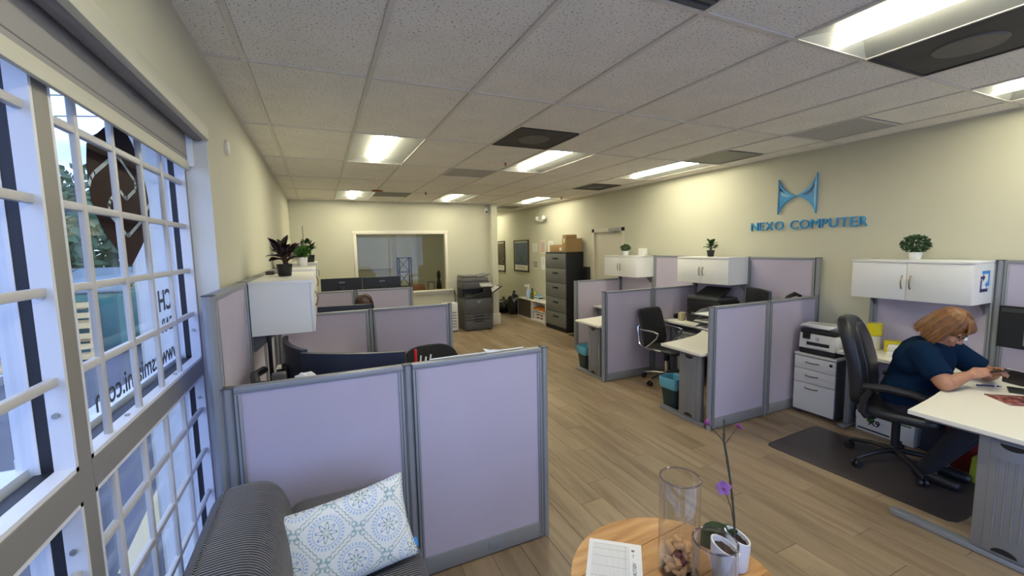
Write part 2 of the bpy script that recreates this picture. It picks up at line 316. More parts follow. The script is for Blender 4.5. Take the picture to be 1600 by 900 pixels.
def remesh(b, voxel, smooth=4, fac=.5):
    me = bpy.data.meshes.new('r'); bmesh.ops.recalc_face_normals(b.bm, faces=b.bm.faces); b.bm.to_mesh(me); b.bm.free()
    o = bpy.data.objects.new('r', me); COL.objects.link(o)
    md = o.modifiers.new('r', 'REMESH'); md.mode = 'VOXEL'; md.voxel_size = voxel; md.use_smooth_shade = True
    if smooth: sm = o.modifiers.new('s', 'SMOOTH'); sm.iterations = smooth; sm.factor = fac
    r = evalmesh(o, 'r'); bpy.data.objects.remove(o); bpy.data.meshes.remove(me); return r
# ------------------------------------------------------------------ the room shell
XL, XR, YB, YF, ZC = -.48, 4.90, 9.0, -2.6, 2.735
YE = 12.4
T = .6096; GX0, GY0 = -.291, 2.5925
gx = lambda i: GX0 + T*i
gy = lambda j: GY0 + 2*T*j
floor = struct(B().box(XL-.3, YF-.1, -.12, XR+.1, YE+.1, -.005).obj('floor', 'floor_base'))
PWD, PLN = .183, 1.22
pm = []
for k in range(3):
    b = B(); b.box(-PWD/2+.0008, -PLN/2+.001, -.004, PWD/2-.0008, PLN/2-.001, 0, .0012, seg=1); bmesh.ops.recalc_face_normals(b.bm, faces=b.bm.faces)
    me = bpy.data.meshes.new('plank'); b.bm.to_mesh(me); b.bm.free(); me.materials.append(MATS['plank']); pm.append(me)
c = 0; x = XL + PWD/2; npl = 0
while x < XR:
    off = [.0, .43, .86, .2, .65, 1.05][c % 6] + random.uniform(-.05, .05); y = .05 - PLN + off + PLN/2
    while y < 9.9:
        if y > .1 and not (x < .25 and y < 7.5) and not (y > YB+.4 and x < 3.3):
            o = bpy.data.objects.new('plank', random.choice(pm)); COL.objects.link(o); o.parent = floor; o.location = (x, y, 0); npl += 1
        y += PLN
    x += PWD; c += 1
def wall(name, poly_boxes, m='wall'):
    b = B()
    for q in poly_boxes: b.box(*q)
    return struct(b.obj(name, m, smooth=0))
WX = -.82          # outer face of the window wall
WY0, WY1, WZ0, WZ1 = -2.2, 2.60, .12, 2.40
wl = wall('wall_left', [(WX, WY1, -.12, XL, YE, 2.9), (WX, YF-.1, -.12, XL, WY0, 2.9), (WX, WY0, -.12, XL, WY1, WZ0), (WX, WY0, WZ1, XL, WY1, 2.9)])
BWx0, BWx1, BWz0, BWz1 = .69, 2.50, .87, 2.08   # glazed opening in the back wall
wb = wall('wall_back', [(XL, YB, -.005, BWx0, YB+.12, 2.745), (BWx1, YB, -.005, 3.70, YB+.12, 2.745), (BWx0, YB, -.005, BWx1, YB+.12, BWz0), (BWx0, YB, BWz1, BWx1, YB+.12, 2.745), (3.56, YB-.12, 0, 3.70, YB, 2.745), (3.58, YB+.12, -.005, 3.70, YE, 2.745)])
# door opening in right wall
DY0, DY1, DZ = 6.00, 6.86, 2.03
wr = wall('wall_right', [(XR, YF-.1, -.12, XR+.12, DY0, 2.9), (XR, DY1, -.12, XR+.12, YE+.1, 2.9), (XR, DY0, DZ, XR+.12, DY1, 2.9), (XR+.08, DY0, -.12, XR+.12, DY1, DZ)])
# front wall behind the photographer: wide shop window
wf = wall('wall_front', [(XL, YF-.1, -.12, XR, YF, .25), (XL, YF-.1, 2.35, XR, YF, 2.9), (XL, YF-.1, .25, -.2, YF, 2.35), (4.7, YF-.1, .25, XR, YF, 2.35)])
wn = thing('window_4', 'wide shop window behind the photographer', 'window', (1.7, YF, .25)); wn['kind'] = 'structure'
for q in (-.2, 1.4, 3.0, 4.64): B().box(q, YF-.08, .25, q+.06, YF-.03, 2.35).obj('window_frame', 'win_white', wn)
B().box(-.2, YF-.055, .25, 4.7, YF-.05, 2.35).obj('pane', 'pane', wn)
we = wall('wall_end', [(XL, YE, -.12, .80, YE+.1, 2.9), (1.86, YE, -.12, 2.02, YE+.1, 2.9), (2.6, YE, -.12, XR, YE+.1, 2.9), (.80, YE, -.12, 1.86, YE+.1, 1.25), (.80, YE, 2.15, 1.86, YE+.1, 2.9), (2.02, YE, -.12, 2.6, YE+.1, .1), (2.02, YE, 2.25, 2.6, YE+.1, 2.9)])
# baseboards
struct(B().box(2.3, YB-.015, 0, 3.56, YB, .10, .004).obj('baseboard_back', 'trim'))
bbp = struct(B().box(3.535, YB-.145, 0, 3.725, YB+.0, .26, .006).obj('baseboard_pilaster', 'trim'))
struct(B().box(XR-.014, DY1+.06, 0, XR, YE, .10, .004).obj('baseboard_right', 'trim'))
# ------------------------------------------------------------------ ceiling: tiles in a T-bar grid
ceil = struct(B().box(WX, YF-.1, 2.86, XR+.12, YE+.1, 2.92).obj('ceiling', 'tbar', smooth=0))
xs = [XL] + [gx(i) for i in range(0, 9)] + [XR]
js = list(range(-4, 8)); ys = [max(YF, gy(j)) for j in js] + [gy(8)]
ys = [gy(j) for j in range(-4, 9)]
LIGHTS = [(1, -2), (4, -2), (7, -2), (1, 1), (4, 1), (7, 1), (1, 4), (4, 4), (7, 4), (7, 7), (3, 6)]  # last two are unseen, added to brighten the hallway and rear room
VENT = {(5, -2, 1): 'dark', (3, 0, 1): 'dark', (7, 0, 1): 'grey', (7, -1, 1): 'light', (3, 2, 0): 'light', (7, 2, 1): 'dark', (2, 4, 0): 'grey2', (2, -2, 1): 'grille', (5, 3, 0): 'light2', (7, 5, 1): 'grey3'}
tcache = {}
def tile(x0, x1, y0, y1):
    wx, ly = round(x1-x0-.024, 4), round(y1-y0-.024, 4)
    if (wx, ly) not in tcache:
        b = B(); b.box(-wx/2, -ly/2, 0, wx/2, ly/2, .015, .003, seg=1); bmesh.ops.recalc_face_normals(b.bm, faces=b.bm.faces)
        me = bpy.data.meshes.new('ceiling_tile'); b.bm.to_mesh(me); b.bm.free(); me.materials.append(MATS['tile']); tcache[(wx, ly)] = me
    o = bpy.data.objects.new('ceiling_tile', tcache[(wx, ly)]); COL.objects.link(o); o.parent = ceil; o.location = ((x0+x1)/2, (y0+y1)/2, ZC+.006 + random.uniform(0, .002))
for a in range(len(xs)-1):
    i = a-1
    for bq in range(len(ys)-1):
        j = bq-4
        if (i, j) in LIGHTS: continue
        halves = [h for h in (0, 1) if (i, j, h) in VENT]
        if halves:
            h = halves[0]; ym = (ys[bq]+ys[bq+1])/2
            if h == 1: tile(xs[a], xs[a+1], ys[bq], ym)
            else: tile(xs[a], xs[a+1], ym, ys[bq+1])
        else: tile(xs[a], xs[a+1], ys[bq], ys[bq+1])
for q in xs[1:-1]: B().box(q-.012, YF, ZC, q+.012, YE, ZC+.012).obj('grid_bar', 'tbar', ceil)
B().box(XL, YF, ZC, XL+.018, YE, ZC+.012).obj('grid_bar', 'tbar', ceil); B().box(XR-.02, YF, ZC, XR, YE, ZC+.012).obj('grid_bar', 'tbar', ceil)
for q in ys: B().box(XL, q-.012, ZC+.001, XR, q+.012, ZC+.012).obj('grid_bar', 'tbar', ceil)
# troffers
def troffer():
    t = thing('ceiling_light', 'x', 'ceiling light', (0, 0, ZC))
    W, L = T/2-.012, T-.012
    z0 = ZC+.003
    b = B()
    for s_ in (-1, 1): b.hexa([(s_*W, -L, z0), (s_*.08, -L+.02, z0+.05), (s_*.08, L-.02, z0+.05), (s_*W, L, z0), (s_*W, -L, z0+.004), (s_*.08, -L+.02, z0+.054), (s_*.08, L-.02, z0+.054), (s_*W, L, z0+.004)])
    b.obj('reflector', 'pan', t, 0)
    for s_ in (-1, 1):
        b = B(); b.hexa([(-W, s_*L, z0), (W, s_*L, z0), (.16, s_*(L-.10), z0+.06), (-.16, s_*(L-.10), z0+.06), (-W, s_*L, z0+.004), (W, s_*L, z0+.004), (.16, s_*(L-.10), z0+.085), (-.16, s_*(L-.10), z0+.085)]); b.obj('end_plate', 'pan', t, 0)
    b = B(); b.grid(lambda u, v: (.078*math.cos(math.pi*(1-u)), (L-.03)*(2*v-1), z0+.052-.050*math.sin(math.pi*u)), 10, 1); b.box(-.08, -L+.03, z0+.053, .08, L-.03, z0+.058); b.obj('lens', 'lens', t, 60)
    b = B(); b.box(-W, -L, z0+.09, W, L, z0+.095); b.obj('housing', 'pan', t, 0)
    return t
lab = {(1, 1): 'ceiling light panel nearest the left wall above the first left cubicle', (4, 1): 'ceiling light panel touching the square black diffuser in mid ceiling', (7, 1): 'long ceiling light beside the grey vent above the blue wall sign', (4, -2): 'large ceiling light cut by the top right corner of the photo', (7, -2): 'ceiling light at the right edge of the photo next to the wall',
       (1, 4): 'far ceiling light above the interior window', (4, 4): 'far ceiling light between the interior window and the pilaster', (7, 4): 'far ceiling light near the right wall over the filing cabinet', (1, -2): 'ceiling light directly above the photographer', (7, 7): 'unseen ceiling light added to brighten the rear hallway', (3, 6): 'unseen ceiling light added to brighten the room behind the interior window'}
t0 = None
for k in LIGHTS:
    loc = ((gx(k[0])+gx(k[0]+1))/2, (gy(k[1])+gy(k[1]+1))/2, ZC)
    if t0 is None: t0 = troffer(); o = t0
    else: o = copy_tree(t0)
    o.location = loc; o['label'] = lab[k]; o['group'] = 'recessed ceiling lights'
vl = {(5, -2, 1): 'big sooty black ceiling diffuser with round plate at the top right', (3, 0, 1): 'square black ceiling diffuser with round plate in mid ceiling', (7, 0, 1): 'plain grey square vent beside the long light near the sign wall', (7, -1, 1): 'pale grey flat ceiling panel close to the right wall', (3, 2, 0): 'pale grey square panel behind the sprinkler in mid ceiling', (7, 2, 1): 'small dark diffuser far along the right wall', (2, 4, 0): 'dark grey vent next to the far light over the interior window', (2, -2, 1): 'dark slatted grille cut by the top edge of the photo', (5, 3, 0): 'faint pale access panel in the far ceiling', (7, 5, 1): 'dark vent in the rear hallway ceiling'}
for (i, j, h), kd in VENT.items():
    cx = (gx(i)+gx(i+1))/2; y0 = gy(j)+h*T; cy = y0+T/2
    t = thing('ceiling_vent', vl[(i, j, h)], 'ceiling vent', (cx, cy, ZC), 0, 'square ceiling vents'); W = T/2-.012
    mm = {'dark': 'vent_dark', 'grey': 'vent_grey', 'grey2': 'vent_grey', 'grey3': 'vent_grey', 'light': 'vent_light', 'light2': 'tile', 'grille': 'vent_dark'}[kd]
    B().box(cx-W, cy-W, ZC+.006, cx+W, cy+W, ZC+.02).obj('plate', mm, t, 0)
    if kd == 'dark': B().lathe([(.001, ZC-.002), (.135, ZC-.002), (.14, ZC+.004), (.14, ZC+.008)], cx, cy, 32).obj('disc', 'vent_disc', t)
    if kd in ('dark', 'grey', 'grey2', 'light'):
        b = B()
        for s_ in (-1, 1): b.box(cx-W, cy+s_*W-.008, ZC, cx+W, cy+s_*W+.008, ZC+.008); b.box(cx+s_*W-.008, cy-W, ZC, cx+s_*W+.008, cy+W, ZC+.008)
        b.obj('rim', mm if kd != 'light' else 'tbar', t, 0)
    if kd in ('grille',):
        for q in range(14): B().box(cx-W, cy-W+.02+q*.041, ZC, cx+W, cy-W+.04+q*.041, ZC+.006).obj('slat', 'steel_dark', t, 0)
for k, (i, j, lb_) in enumerate([(3.75, 1.56, 'sprinkler head beside the middle ceiling light'), (3.3, 3.84, 'sprinkler head near the far light over the interior window'), (7.75, 3.86, 'sprinkler head close to the right wall at the far end')]):
    x, y = gx(i), gy(j); t = thing('sprinkler', lb_, 'sprinkler', (x, y, ZC), 0, 'ceiling sprinklers')
    B().lathe([(.04, ZC+.004), (.04, ZC-.004), (.03, ZC-.008)], x, y, 16).obj('escutcheon', 'tbar', t); B().lathe([(.012, ZC), (.012, ZC-.035), (.018, ZC-.04), (.018, ZC-.045)], x, y, 10).obj('head', 'rust', t)
tag(B().lathe([(.09, ZC+.002), (.09, ZC-.01), (.07, ZC-.02)], gx(2.0), gy(3.88), 20).obj('ceiling_speaker', 'rust'), 'small reddish round fitting in front of the far left ceiling light', 'ceiling speaker')
# ------------------------------------------------------------------ windows of the left wall with security bars
GXP = -.645
def left_window(name, y0, y1, full):
    t = thing(name, {'window_2': 'barred window with brown emblem and mirrored lettering on the glass', 'window_1': 'barred window at the left edge of the photo', 'window_3': 'barred window beside the photographer'}[name], 'window', (GXP, (y0+y1)/2, WZ0)); t['kind'] = 'structure'
    for (z0, z1, bars) in ((1.235, WZ1-.05, (2.11, 1.90, 1.683, 1.467)), (WZ0+.04, 1.155, (.972, .757, .53, .31))):
        b = B()   # jamb liners
        b.box(-.615, y0, z0, -.575, y0+.012, z1); b.box(-.615, y1-.012, z0, -.575, y1, z1); b.box(-.615, y0, z0, -.575, y1, z0+.012); b.box(-.615, y0, z1-.012, -.575, y1, z1)
        b.obj('jamb_liner', 'win_white', t, 0)
        b = B(); b.box(-.650, y0, z0, -.615, y0+.012, z1); b.box(-.638, y1-.012, z0, -.615, y1, z1); b.box(-.650, y0, z0, -.615, y1, z0+.012); b.box(-.650, y0, z1-.012, -.615, y1, z1); b.obj('gasket', 'gasket', t, 0)
        b = B(); b.box(-.71, y0, z0, -.65, y0+.03, z1); b.box(-.678, y1-.014, z0, -.638, y1, z1); b.box(-.72, y0, z0, -.66, y1, z0+.03); b.box(-.72, y0, z1-.03, -.66, y1, z1); b.obj('outer_frame', 'win_white', t, 0)
        g = B().box(GXP-.003, y0+.004, z0+.004, GXP+.003, y1-.004, z1-.004).obj('pane', 'pane', t, 0)
        for zb in bars: B().box(-.606, y0, zb-.011, -.588, y1, zb+.011, .003).obj('bar', 'bar_white', t)
        for k in range(4):
            yb = y0+.155+k*.232; B().box(-.602, yb-.0105, z0, -.586, yb+.0105, z1, .003).obj('bar', 'bar_white', t)
        for q in ((y1-.013, (z0+z1)/2-.12), (y1-.013, z1-.12), (y1-.013, z0+.15)): B().cyl((-.598, q[0], q[1]), (-.598, q[0]-.006, q[1]), .007, n=10).obj('screw', 'screw', t)
        for q in (y0+.3, y0+.8): B().cyl((-.598, q, z0+.012), (-.598, q, z0+.018), .007, n=10).obj('screw', 'screw', t)
    return t
w2 = left_window('window_2', 1.425, 2.575, True); w1 = left_window('window_1', .21, 1.36, True); w3 = left_window('window_3', -1.0, .145, True)
for k, yy in enumerate((2.575, 1.36, .145, -1.065)): struct(B().box(-.68, yy, WZ0, -.575, yy+(.065 if k else .025), WZ1, .002).obj('trim_%d' % (k+1), 'alu_win', smooth=0))
for k, (a, c) in enumerate(((1.425, 2.575), (.21, 1.36), (-1.0, .145))): struct(B().box(-.68, a, 1.155, -.573, c, 1.235, .002).obj('trim_%d' % (k+5), 'alu_win', smooth=0))
struct(B().box(XL-.10, WY0, WZ0, XL, WY1, WZ0+.01).obj('trim_8', 'reveal', smooth=0))
struct(B().box(WX+.01, WY1-.004, WZ0, XL+.001, WY1+.002, WZ1).obj('trim_9', 'reveal', smooth=0))
wb_ = B(); wb_.box(-.82, -2.2, WZ0, -.57, -1.065, WZ1); struct(wb_.obj('trim_10', 'reveal', smooth=0))
# decals on the glass
GI = GXP+.0045
ov = [(2.021, 2.247), (1.94, 2.215), (1.857, 2.166), (1.80, 2.14), (1.774, 2.113), (1.757, 2.042), (1.762, 1.945), (1.785, 1.895), (1.824, 1.848), (1.92, 1.78), (2.0, 1.732), (2.013, 1.727), (2.03, 1.731), (2.139, 1.799), (2.22, 1.86), (2.255, 1.91), (2.263, 1.948), (2.262, 2.0), (2.249, 2.051), (2.21, 2.13), (2.151, 2.197), (2.09, 2.235), (2.05, 2.248)]
em = B().prism(ov, GI, GI+.001, 'x').obj('emblem', 'decal', w2, 0)
def ribbon(pts, wd, x): 
    b = B()
    for (a, c) in zip(pts, pts[1:]):
        d = Vector((c[0]-a[0], c[1]-a[1])); d.normalize(); n = Vector((-d.y, d.x))*wd/2; e = d*wd*.35
        P = [(a[0]-e.x+n.x, a[1]-e.y+n.y), (c[0]+e.x+n.x, c[1]+e.y+n.y), (c[0]+e.x-n.x, c[1]+e.y-n.y), (a[0]-e.x-n.x, a[1]-e.y-n.y)]; b.prism(P, x, x+.0006, 'x')
    return b
ribbon([(1.76, 1.988), (1.775, 2.01), (1.803, 2.03), (1.96, 2.112), (1.989, 2.121), (2.01, 2.115), (2.131, 2.055), (2.137, 2.035), (2.127, 2.017), (2.045, 1.978), (2.033, 1.975), (2.015, 1.98), (1.993, 1.993)], .014, GI+.001).obj('emblem_line', 'decal_line', em, 0)
ribbon([(1.955, 1.989), (1.90, 1.955), (1.883, 1.937), (1.882, 1.915), (1.893, 1.899), (2.0, 1.842), (2.014, 1.838), (2.03, 1.842), (2.167, 1.902), (2.264, 1.974)], .014, GI+.001).obj('emblem_line', 'decal_line', em, 0)
text('CH', .128, 'decal_text', w2, (GI, 2.44, 1.558), (0, -1, 0), (0, 0, 1), .001, .002, align='LEFT')
text('CAR', .085, 'decal_text', w2, (GI, 2.44, 1.45), (0, -1, 0), (0, 0, 1), .001, .001, align='LEFT')
text('www.csmiami.com', .108, 'decal_text', w2, (GI, 2.46, 1.325), (0, -1, 0), (0, 0, 1), .001, .001, align='LEFT')
# roller blind under the lintel
t = thing('roller_blind', 'grey roller blind rolled up in a cream cassette above the barred windows', 'blind', (-.52, .8, 2.2))
BY0, BY1 = -2.1, 2.585
B().box(-.50, BY0, 2.325, -.468, BY1+.01, 2.392, .003).obj('fascia', 'fascia', t)
B().cyl((-.515, BY0, 2.352), (-.515, BY1-.01, 2.352), .036, n=20).obj('roller', 'roller', t)
B().box(-.557, BY0, 2.205, -.552, BY1-.05, 2.36).obj('fabric', 'shade', t, 0)
B().box(-.562, BY0, 2.165, -.547, BY1-.05, 2.21, .004).obj('bottom_rail', 'fascia', t)
B().box(-.575, BY1-.03, 2.19, -.53, BY1-.018, 2.36, .003).obj('end_bracket', 'white_plastic', t)
B().box(-.5535, BY0, 2.228, -.5505, BY1-.05, 2.231).obj('seam', 'roller', t, 0)
tag(B().lathe([(.001, 0), (.045, 0), (.045, .012), (.038, .018), (.001, .018)], n=24, M=Matrix.Translation((XL, 3.10, 2.40)) @ Matrix.Rotation(math.pi/2, 4, 'Y')).obj('wall_sensor', 'trim'), 'round white sensor disc high on the left wall', 'sensor')
# ------------------------------------------------------------------ cubicle partitions
ZP, ZT, TH = 1.178, 1.588, .05
def panel(t, axis, a0, a1, c, z1, outlet=False):
    """one framed fabric panel from a0 to a1 along axis, centred on c"""
    def bx(p0, p1, q0, q1, z0, z1_, bev=.003):
        return B().box(*((p0, q0, z0, p1, q1, z1_) if axis == 'x' else (q0, p0, z0, q1, p1, z1_)), bev)
    h = TH/2
    bx(a0+.022, a1-.022, c-h+.007, c+h-.007, .095, z1-.022, 0).obj('fabric_panel', 'fabric', t, 0)
    bx(a0, a1, c-h, c+h, z1-.026, z1).obj('top_rail', 'frame', t)
    for q in (a0, a1-.026):
        st_ = bx(q, q+.026, c-h, c+h, .008, z1-.026).obj('stile', 'frame', t)
        bx(q+.011, q+.015, c-h-.0006, c+h+.0006, .03, z1-.03, 0).obj('slot_channel', 'frame_dark', st_, 0)
    k = bx(a0+.026, a1-.026, c-h, c+h, .008, .108).obj('kick_plate', 'kick', t)
    if outlet:
        m = a0+(a1-a0)*.58; bx(m-.045, m+.045, c-h-.003, c-h+.001, .035, .085, .001).obj('outlet_cover', 'frame', k)
def post(t, x, y, z1, r=.022):
    b = B()
    P = []
    for i in range(8):
        a = math.pi/8 + i*math.pi/4; P.append((x+r*1.08*math.cos(a), y+r*1.08*math.sin(a)))
    b.prism(P, 0, z1-.004, 'z'); o = b.obj('post', 'frame', t, 0)
    B().box(x-r, y-r, z1-.004, x+r, y+r, z1+.002, .001).obj('post_cap', 'frame_dark', o)
def run(name, label, axis, c, stops, z1, group, outlet=False, ends=True, posts=True):
    mid = (stops[0]+stops[-1])/2
    t = thing(name, label, 'partition', (mid, c, 0) if axis == 'x' else (c, mid, 0), 0, group)
    for k in range(len(stops)-1):
        panel(t, axis, stops[k]+.024, stops[k+1]-.024, c, z1, outlet and k == len(stops)-2)
    for k, s_ in enumerate(stops):
        if posts and (0 < k < len(stops)-1 or ends):
            post(t, *((s_, c) if axis == 'x' else (c, s_)), z1)
    return t
GP = 'low cubicle partitions'
# left row
run('cubicle_partition', 'lilac cubicle partition in front, behind the grey sofa', 'x', 2.15, [-.40, .375, 1.17], ZP, GP, True)
run('cubicle_partition', 'lilac cubicle partition behind the black mesh chair back', 'x', 4.37, [-.40, .43, 1.245], ZP, GP)
run('cubicle_partition', 'grey cubicle partition below the two black monitor backs', 'x', 6.63, [-.40, .45, 1.28], ZP, GP)
run('wall_partition', 'tall partition along the left wall beside the window', 'y', -.44, [2.15, 2.98, 3.68, 4.37, 5.1, 5.86, 6.63, 7.4], ZT, 'tall wall partitions')
# right row
run('cubicle_partition', 'lilac partition nearest on the right, beside the white drawer pedestal', 'x', 2.745, [3.27, 4.06, 4.86], ZP, GP, True)
run('cubicle_partition', 'lilac partition behind the black and chrome office chair', 'x', 4.36, [3.26, 4.06, 4.86], ZP, GP)
run('cubicle_partition', 'lilac partition hidden behind the furthest right desk', 'x', 6.0, [3.9, 4.86], ZP, GP)
run('wall_partition', 'tall partition on the right wall behind the two far overhead cabinets', 'y', 4.868, [2.745, 3.545, 4.36, 5.17, 6.0], ZT, 'tall wall partitions')
run('wall_partition', 'tall partition on the right wall behind the seated woman', 'y', 4.868, [-.2, .60, 1.41, 2.235], ZT, 'tall wall partitions')
# ------------------------------------------------------------------ overhead cabinets (front faces local -Y)
def cabinet(W, D=.36, H=.34):
    t = thing('overhead_cabinet', 'x', 'cabinet', (0, 0, 0)); h = W/2
    b = B(); b.box(-h, 0, 0, -h+.018, D-.02, H-.022); b.box(h-.018, 0, 0, h, D-.02, H-.022); b.box(-h+.018, 0, 0, h-.018, D-.02, .018); b.box(-h+.018, D-.03, .018, h-.018, D-.02, H-.022)
    b.obj('body', 'cab_white', t, 0)
    B().box(-h-.002, -.022, H-.022, h+.002, D-.018, H, .002).obj('top_panel', 'cab_white', t)
    for s_ in (-1, 1):
        d = B().box(s_*.0015, -.019, .001, s_*(h-.001), -.001, H-.024, .0015).obj('door', 'cab_white', t)
        B().tube([(s_*.028, -.019, .10), (s_*.028, -.032, .112), (s_*.028, -.040, .155), (s_*.028, -.032, .198), (s_*.028, -.019, .21)], .006, 8).obj('handle', 'handle', d)
    for s_ in (-1, 1):
        B().prism([(D-.02, 0), (D-.02, -.10), (D-.035, -.10), (D-.15, 0)], s_*(h-.03), s_*(h-.034), 'x').obj('bracket', 'steel_dark', t, 0)
    return t
cR = cabinet(.80)
def place(o, loc, rz, label): o.location = loc; o.rotation_euler = (0, 0, rz); o['label'] = label; o['group'] = 'white overhead cabinets'; return o
Q = math.pi/2
place(cR, (4.515, 1.842, 1.248), -Q, 'white overhead cabinet above the seated woman, with arrow sticker on its side')
stk = None
place(copy_tree(cR), (4.515, 3.945, 1.248), -Q, 'white overhead cabinet above the black printer, with black potted plant')
place(copy_tree(cR), (4.515, 5.59, 1.248), -Q, 'white overhead cabinet nearest the door, with white router on top')
cL = cabinet(1.24); place(cL, (-.07, 3.635, 1.243), Q, 'white overhead cabinet in the nearest left cubicle')
place(copy_tree(cL), (-.07, 5.62, 1.243), Q, 'white overhead cabinet in the second left cubicle')
cF = cabinet(.80); place(cF, (-.06, 7.85, 1.243), Q, 'white overhead cabinet in the furthest left cubicle')
# arrow sticker on the near side of the nearest right cabinet
t = thing('arrow_sticker', 'blue and navy arrow sticker on the end of the nearest right cabinet', 'sticker', (4.70, 1.4405, 1.43))
ysd = 1.4415
def sq(n, x0, z0, x1, z1, m, d=0): B().box(x0, ysd-.001-d, z0, x1, ysd-d, z1).obj(n, m, t, 0)
sq('backing', 4.615, 1.345, 4.78, 1.51, 'white')
sq('blue_bracket', 4.64, 1.485, 4.775, 1.51, 'skyblue', .001); sq('blue_bracket', 4.75, 1.40, 4.775, 1.49, 'skyblue', .001)
sq('navy_bracket', 4.62, 1.345, 4.755, 1.37, 'navy', .001); sq('navy_bracket', 4.62, 1.365, 4.645, 1.44, 'navy', .001)
B().prism([(4.62, 1.445), (4.66, 1.445), (4.66, 1.43), (4.695, 1.457), (4.66, 1.484), (4.66, 1.469), (4.62, 1.469)], ysd-.003, ysd-.001, 'y').obj('navy_arrow', 'navy', t, 0)
B().prism([(4.775, 1.389), (4.735, 1.389), (4.735, 1.374), (4.70, 1.401), (4.735, 1.428), (4.735, 1.413), (4.775, 1.413)], ysd-.003, ysd-.001, 'y').obj('blue_arrow', 'skyblue', t, 0)
# ------------------------------------------------------------------ desks
def desk(label, xo, xw, y0, d, y1, rw, legx, cl=1.1, leg2=True):
    s = 1 if xw > xo else -1
    t = thing('corner_desk', label, 'desk', ((xo+xw)/2, y0+.3, 0), 0, 'white corner desks')
    P = [(xo, y0), (xw, y0), (xw, y1), (xw-s*rw, y1)] + bez((xw-s*rw, y0+cl), (xw-s*(rw+.02), y0+d+.08), (xo, y0+d), 14)
    B().prism(P, .710, .735, 'z', .003).obj('worktop', 'laminate', t, 20)
    P2 = [(xo+s*.06, y0+.04), (xw-s*.02, y0+.04), (xw-s*.02, y1-.04), (xw-s*(rw-.07), y1-.04)] + bez((xw-s*(rw-.07), y0+cl), (xw-s*(rw-.05), y0+d+.02), (xo+s*.06, y0+d-.06), 12)
    B().prism(P2, .682, .709, 'z').obj('under_frame', 'steel', t, 20)
    # end leg with wide ribbed cover and foot
    cy = y0+.20; w = .135; lx = legx
    f = B().prism([(lx-.035, y0+.01), (lx+.035, y0+.01), (lx+.035, y0+d+.06), (lx+.02, y0+d+.09), (lx-.02, y0+d+.09), (lx-.035, y0+d+.06)], .004, .032, 'z', .006).obj('foot', 'steel', t)
    for q in (-.012, .012): B().box(lx+q-.003, y0+.03, .032, lx+q+.003, y0+d+.05, .035).obj('foot_ridge', 'steel', f)
    col = B().box(lx-.028, cy-w, .032, lx+.028, cy+w, .682, .012).obj('leg', 'steel', t)
    cv = B().box(lx-s*.028, cy-.085, .05, lx-s*.036, cy+.085, .675, .004).obj('leg_cover', 'steel', col)
    for q in (-.05, -.017, .017, .05): B().cyl((lx-s*.036, cy+q, .15), (lx-s*.036, cy+q, .58), .0055, n=8).obj('rib', 'steel', col)
    for zz, sg in ((.668, -1), (.056, 1)):
        B().prism([(cy-.05, zz), (cy+.05, zz)] + [(cy+.05*math.cos(a), zz+sg*.03*math.sin(a)) for a in [math.pi*i/8 for i in range(1, 8)]], lx-s*.0355, lx-s*.0385, 'x').obj('cable_slot', 'black', col)
    # second leg at the end of the return
    if leg2:
        B().box(xw-s*(rw-.02), y1-.09, .004, xw-s*.05, y1-.03, .032, .008).obj('foot', 'steel', t)
        B().box(xw-s*(rw-.10), y1-.085, .032, xw-s*(rw-.20), y1-.035, .682, .008).obj('leg', 'steel', t)
    B().cyl((xw-s*.08, y0+.08, 0), (xw-s*.08, y0+.08, .70), .025).obj('leg', 'steel', t)
    return t
desk('white corner desk where the woman in navy works', 3.20, 4.84, .64, .62, 2.27, .47, 3.30, .98)
desk('white corner desk with black printer and paper trays', 3.19, 4.84, 2.775, .515, 4.33, .60, 3.29)
desk('furthest white corner desk on the right, by the door', 3.21, 4.84, 4.39, .55, 5.96, .60, 3.30)
desk('white corner desk in the nearest left cubicle', 1.15, -.41, 2.18, .55, 4.34, .6, 1.06)
desk('white corner desk in the second left cubicle', 1.22, -.41, 4.40, .55, 6.58, .6, 1.12)
desk('white corner desk in the furthest left cubicle', 1.24, -.41, 6.66, .55, 8.3, .6, 1.14)
# ------------------------------------------------------------------ the nearest things: sofa, cushion, round table
t = thing('sofa', 'dark grey corduroy sofa under the windows', 'sofa', (-.05, 1.4, 0))
def soft_box(x0, y0, z0, x1, y1, z1, bev, seg=5): return B().box(x0, y0, z0, x1, y1, z1, bev, seg=seg)
SY0, SY1 = .55, 2.085
soft_box(-.455, SY0, .10, .30, SY1, .26, .03).obj('base', 'corduroy', t)
def back_fn(u, v):
    # rounded back cushion: profile in x-z swept along y, ends domed
    a = 2*math.pi*u; cx, cz, hx, hz = -.305, .535, .152, .295
    ca, sa = math.cos(a), math.sin(a); e = .62 if sa > 0 else .4
    px = math.copysign(abs(ca)**e, ca); pz = math.copysign(abs(sa)**e, sa)
    yy = SY0 + (SY1-SY0-.02)*v; d = min(yy-SY0, SY1-.02-yy); k = 1 - .92*max(0, 1-d/.16)**2.6
    lean = -.02*pz
    return (cx + hx*px*k + lean, yy, cz + hz*pz*(1-(1-k)*.55))
b = B(); b.grid(back_fn, 40, 40, True)
bm_ = b.bm; bmesh.ops.holes_fill(bm_, edges=[e for e in bm_.edges if e.is_boundary]); b.obj('backrest', 'corduroy', t, 60)
b = B(); pts = []
for v in [i/24 for i in range(25)]:
    q = back_fn(.30, v); pts.append((q[0]-.0, q[1], q[2]+.001))
b.tube(pts, .0035, 6).obj('welt', 'corduroy', t, 60)
for k, (y0, y1) in enumerate(((1.865, SY1), (SY0, .77))): soft_box(-.20, y0, .10, .295, y1, .655 if k == 0 else .655, .075, 6).obj('arm', 'corduroy', t, 60)
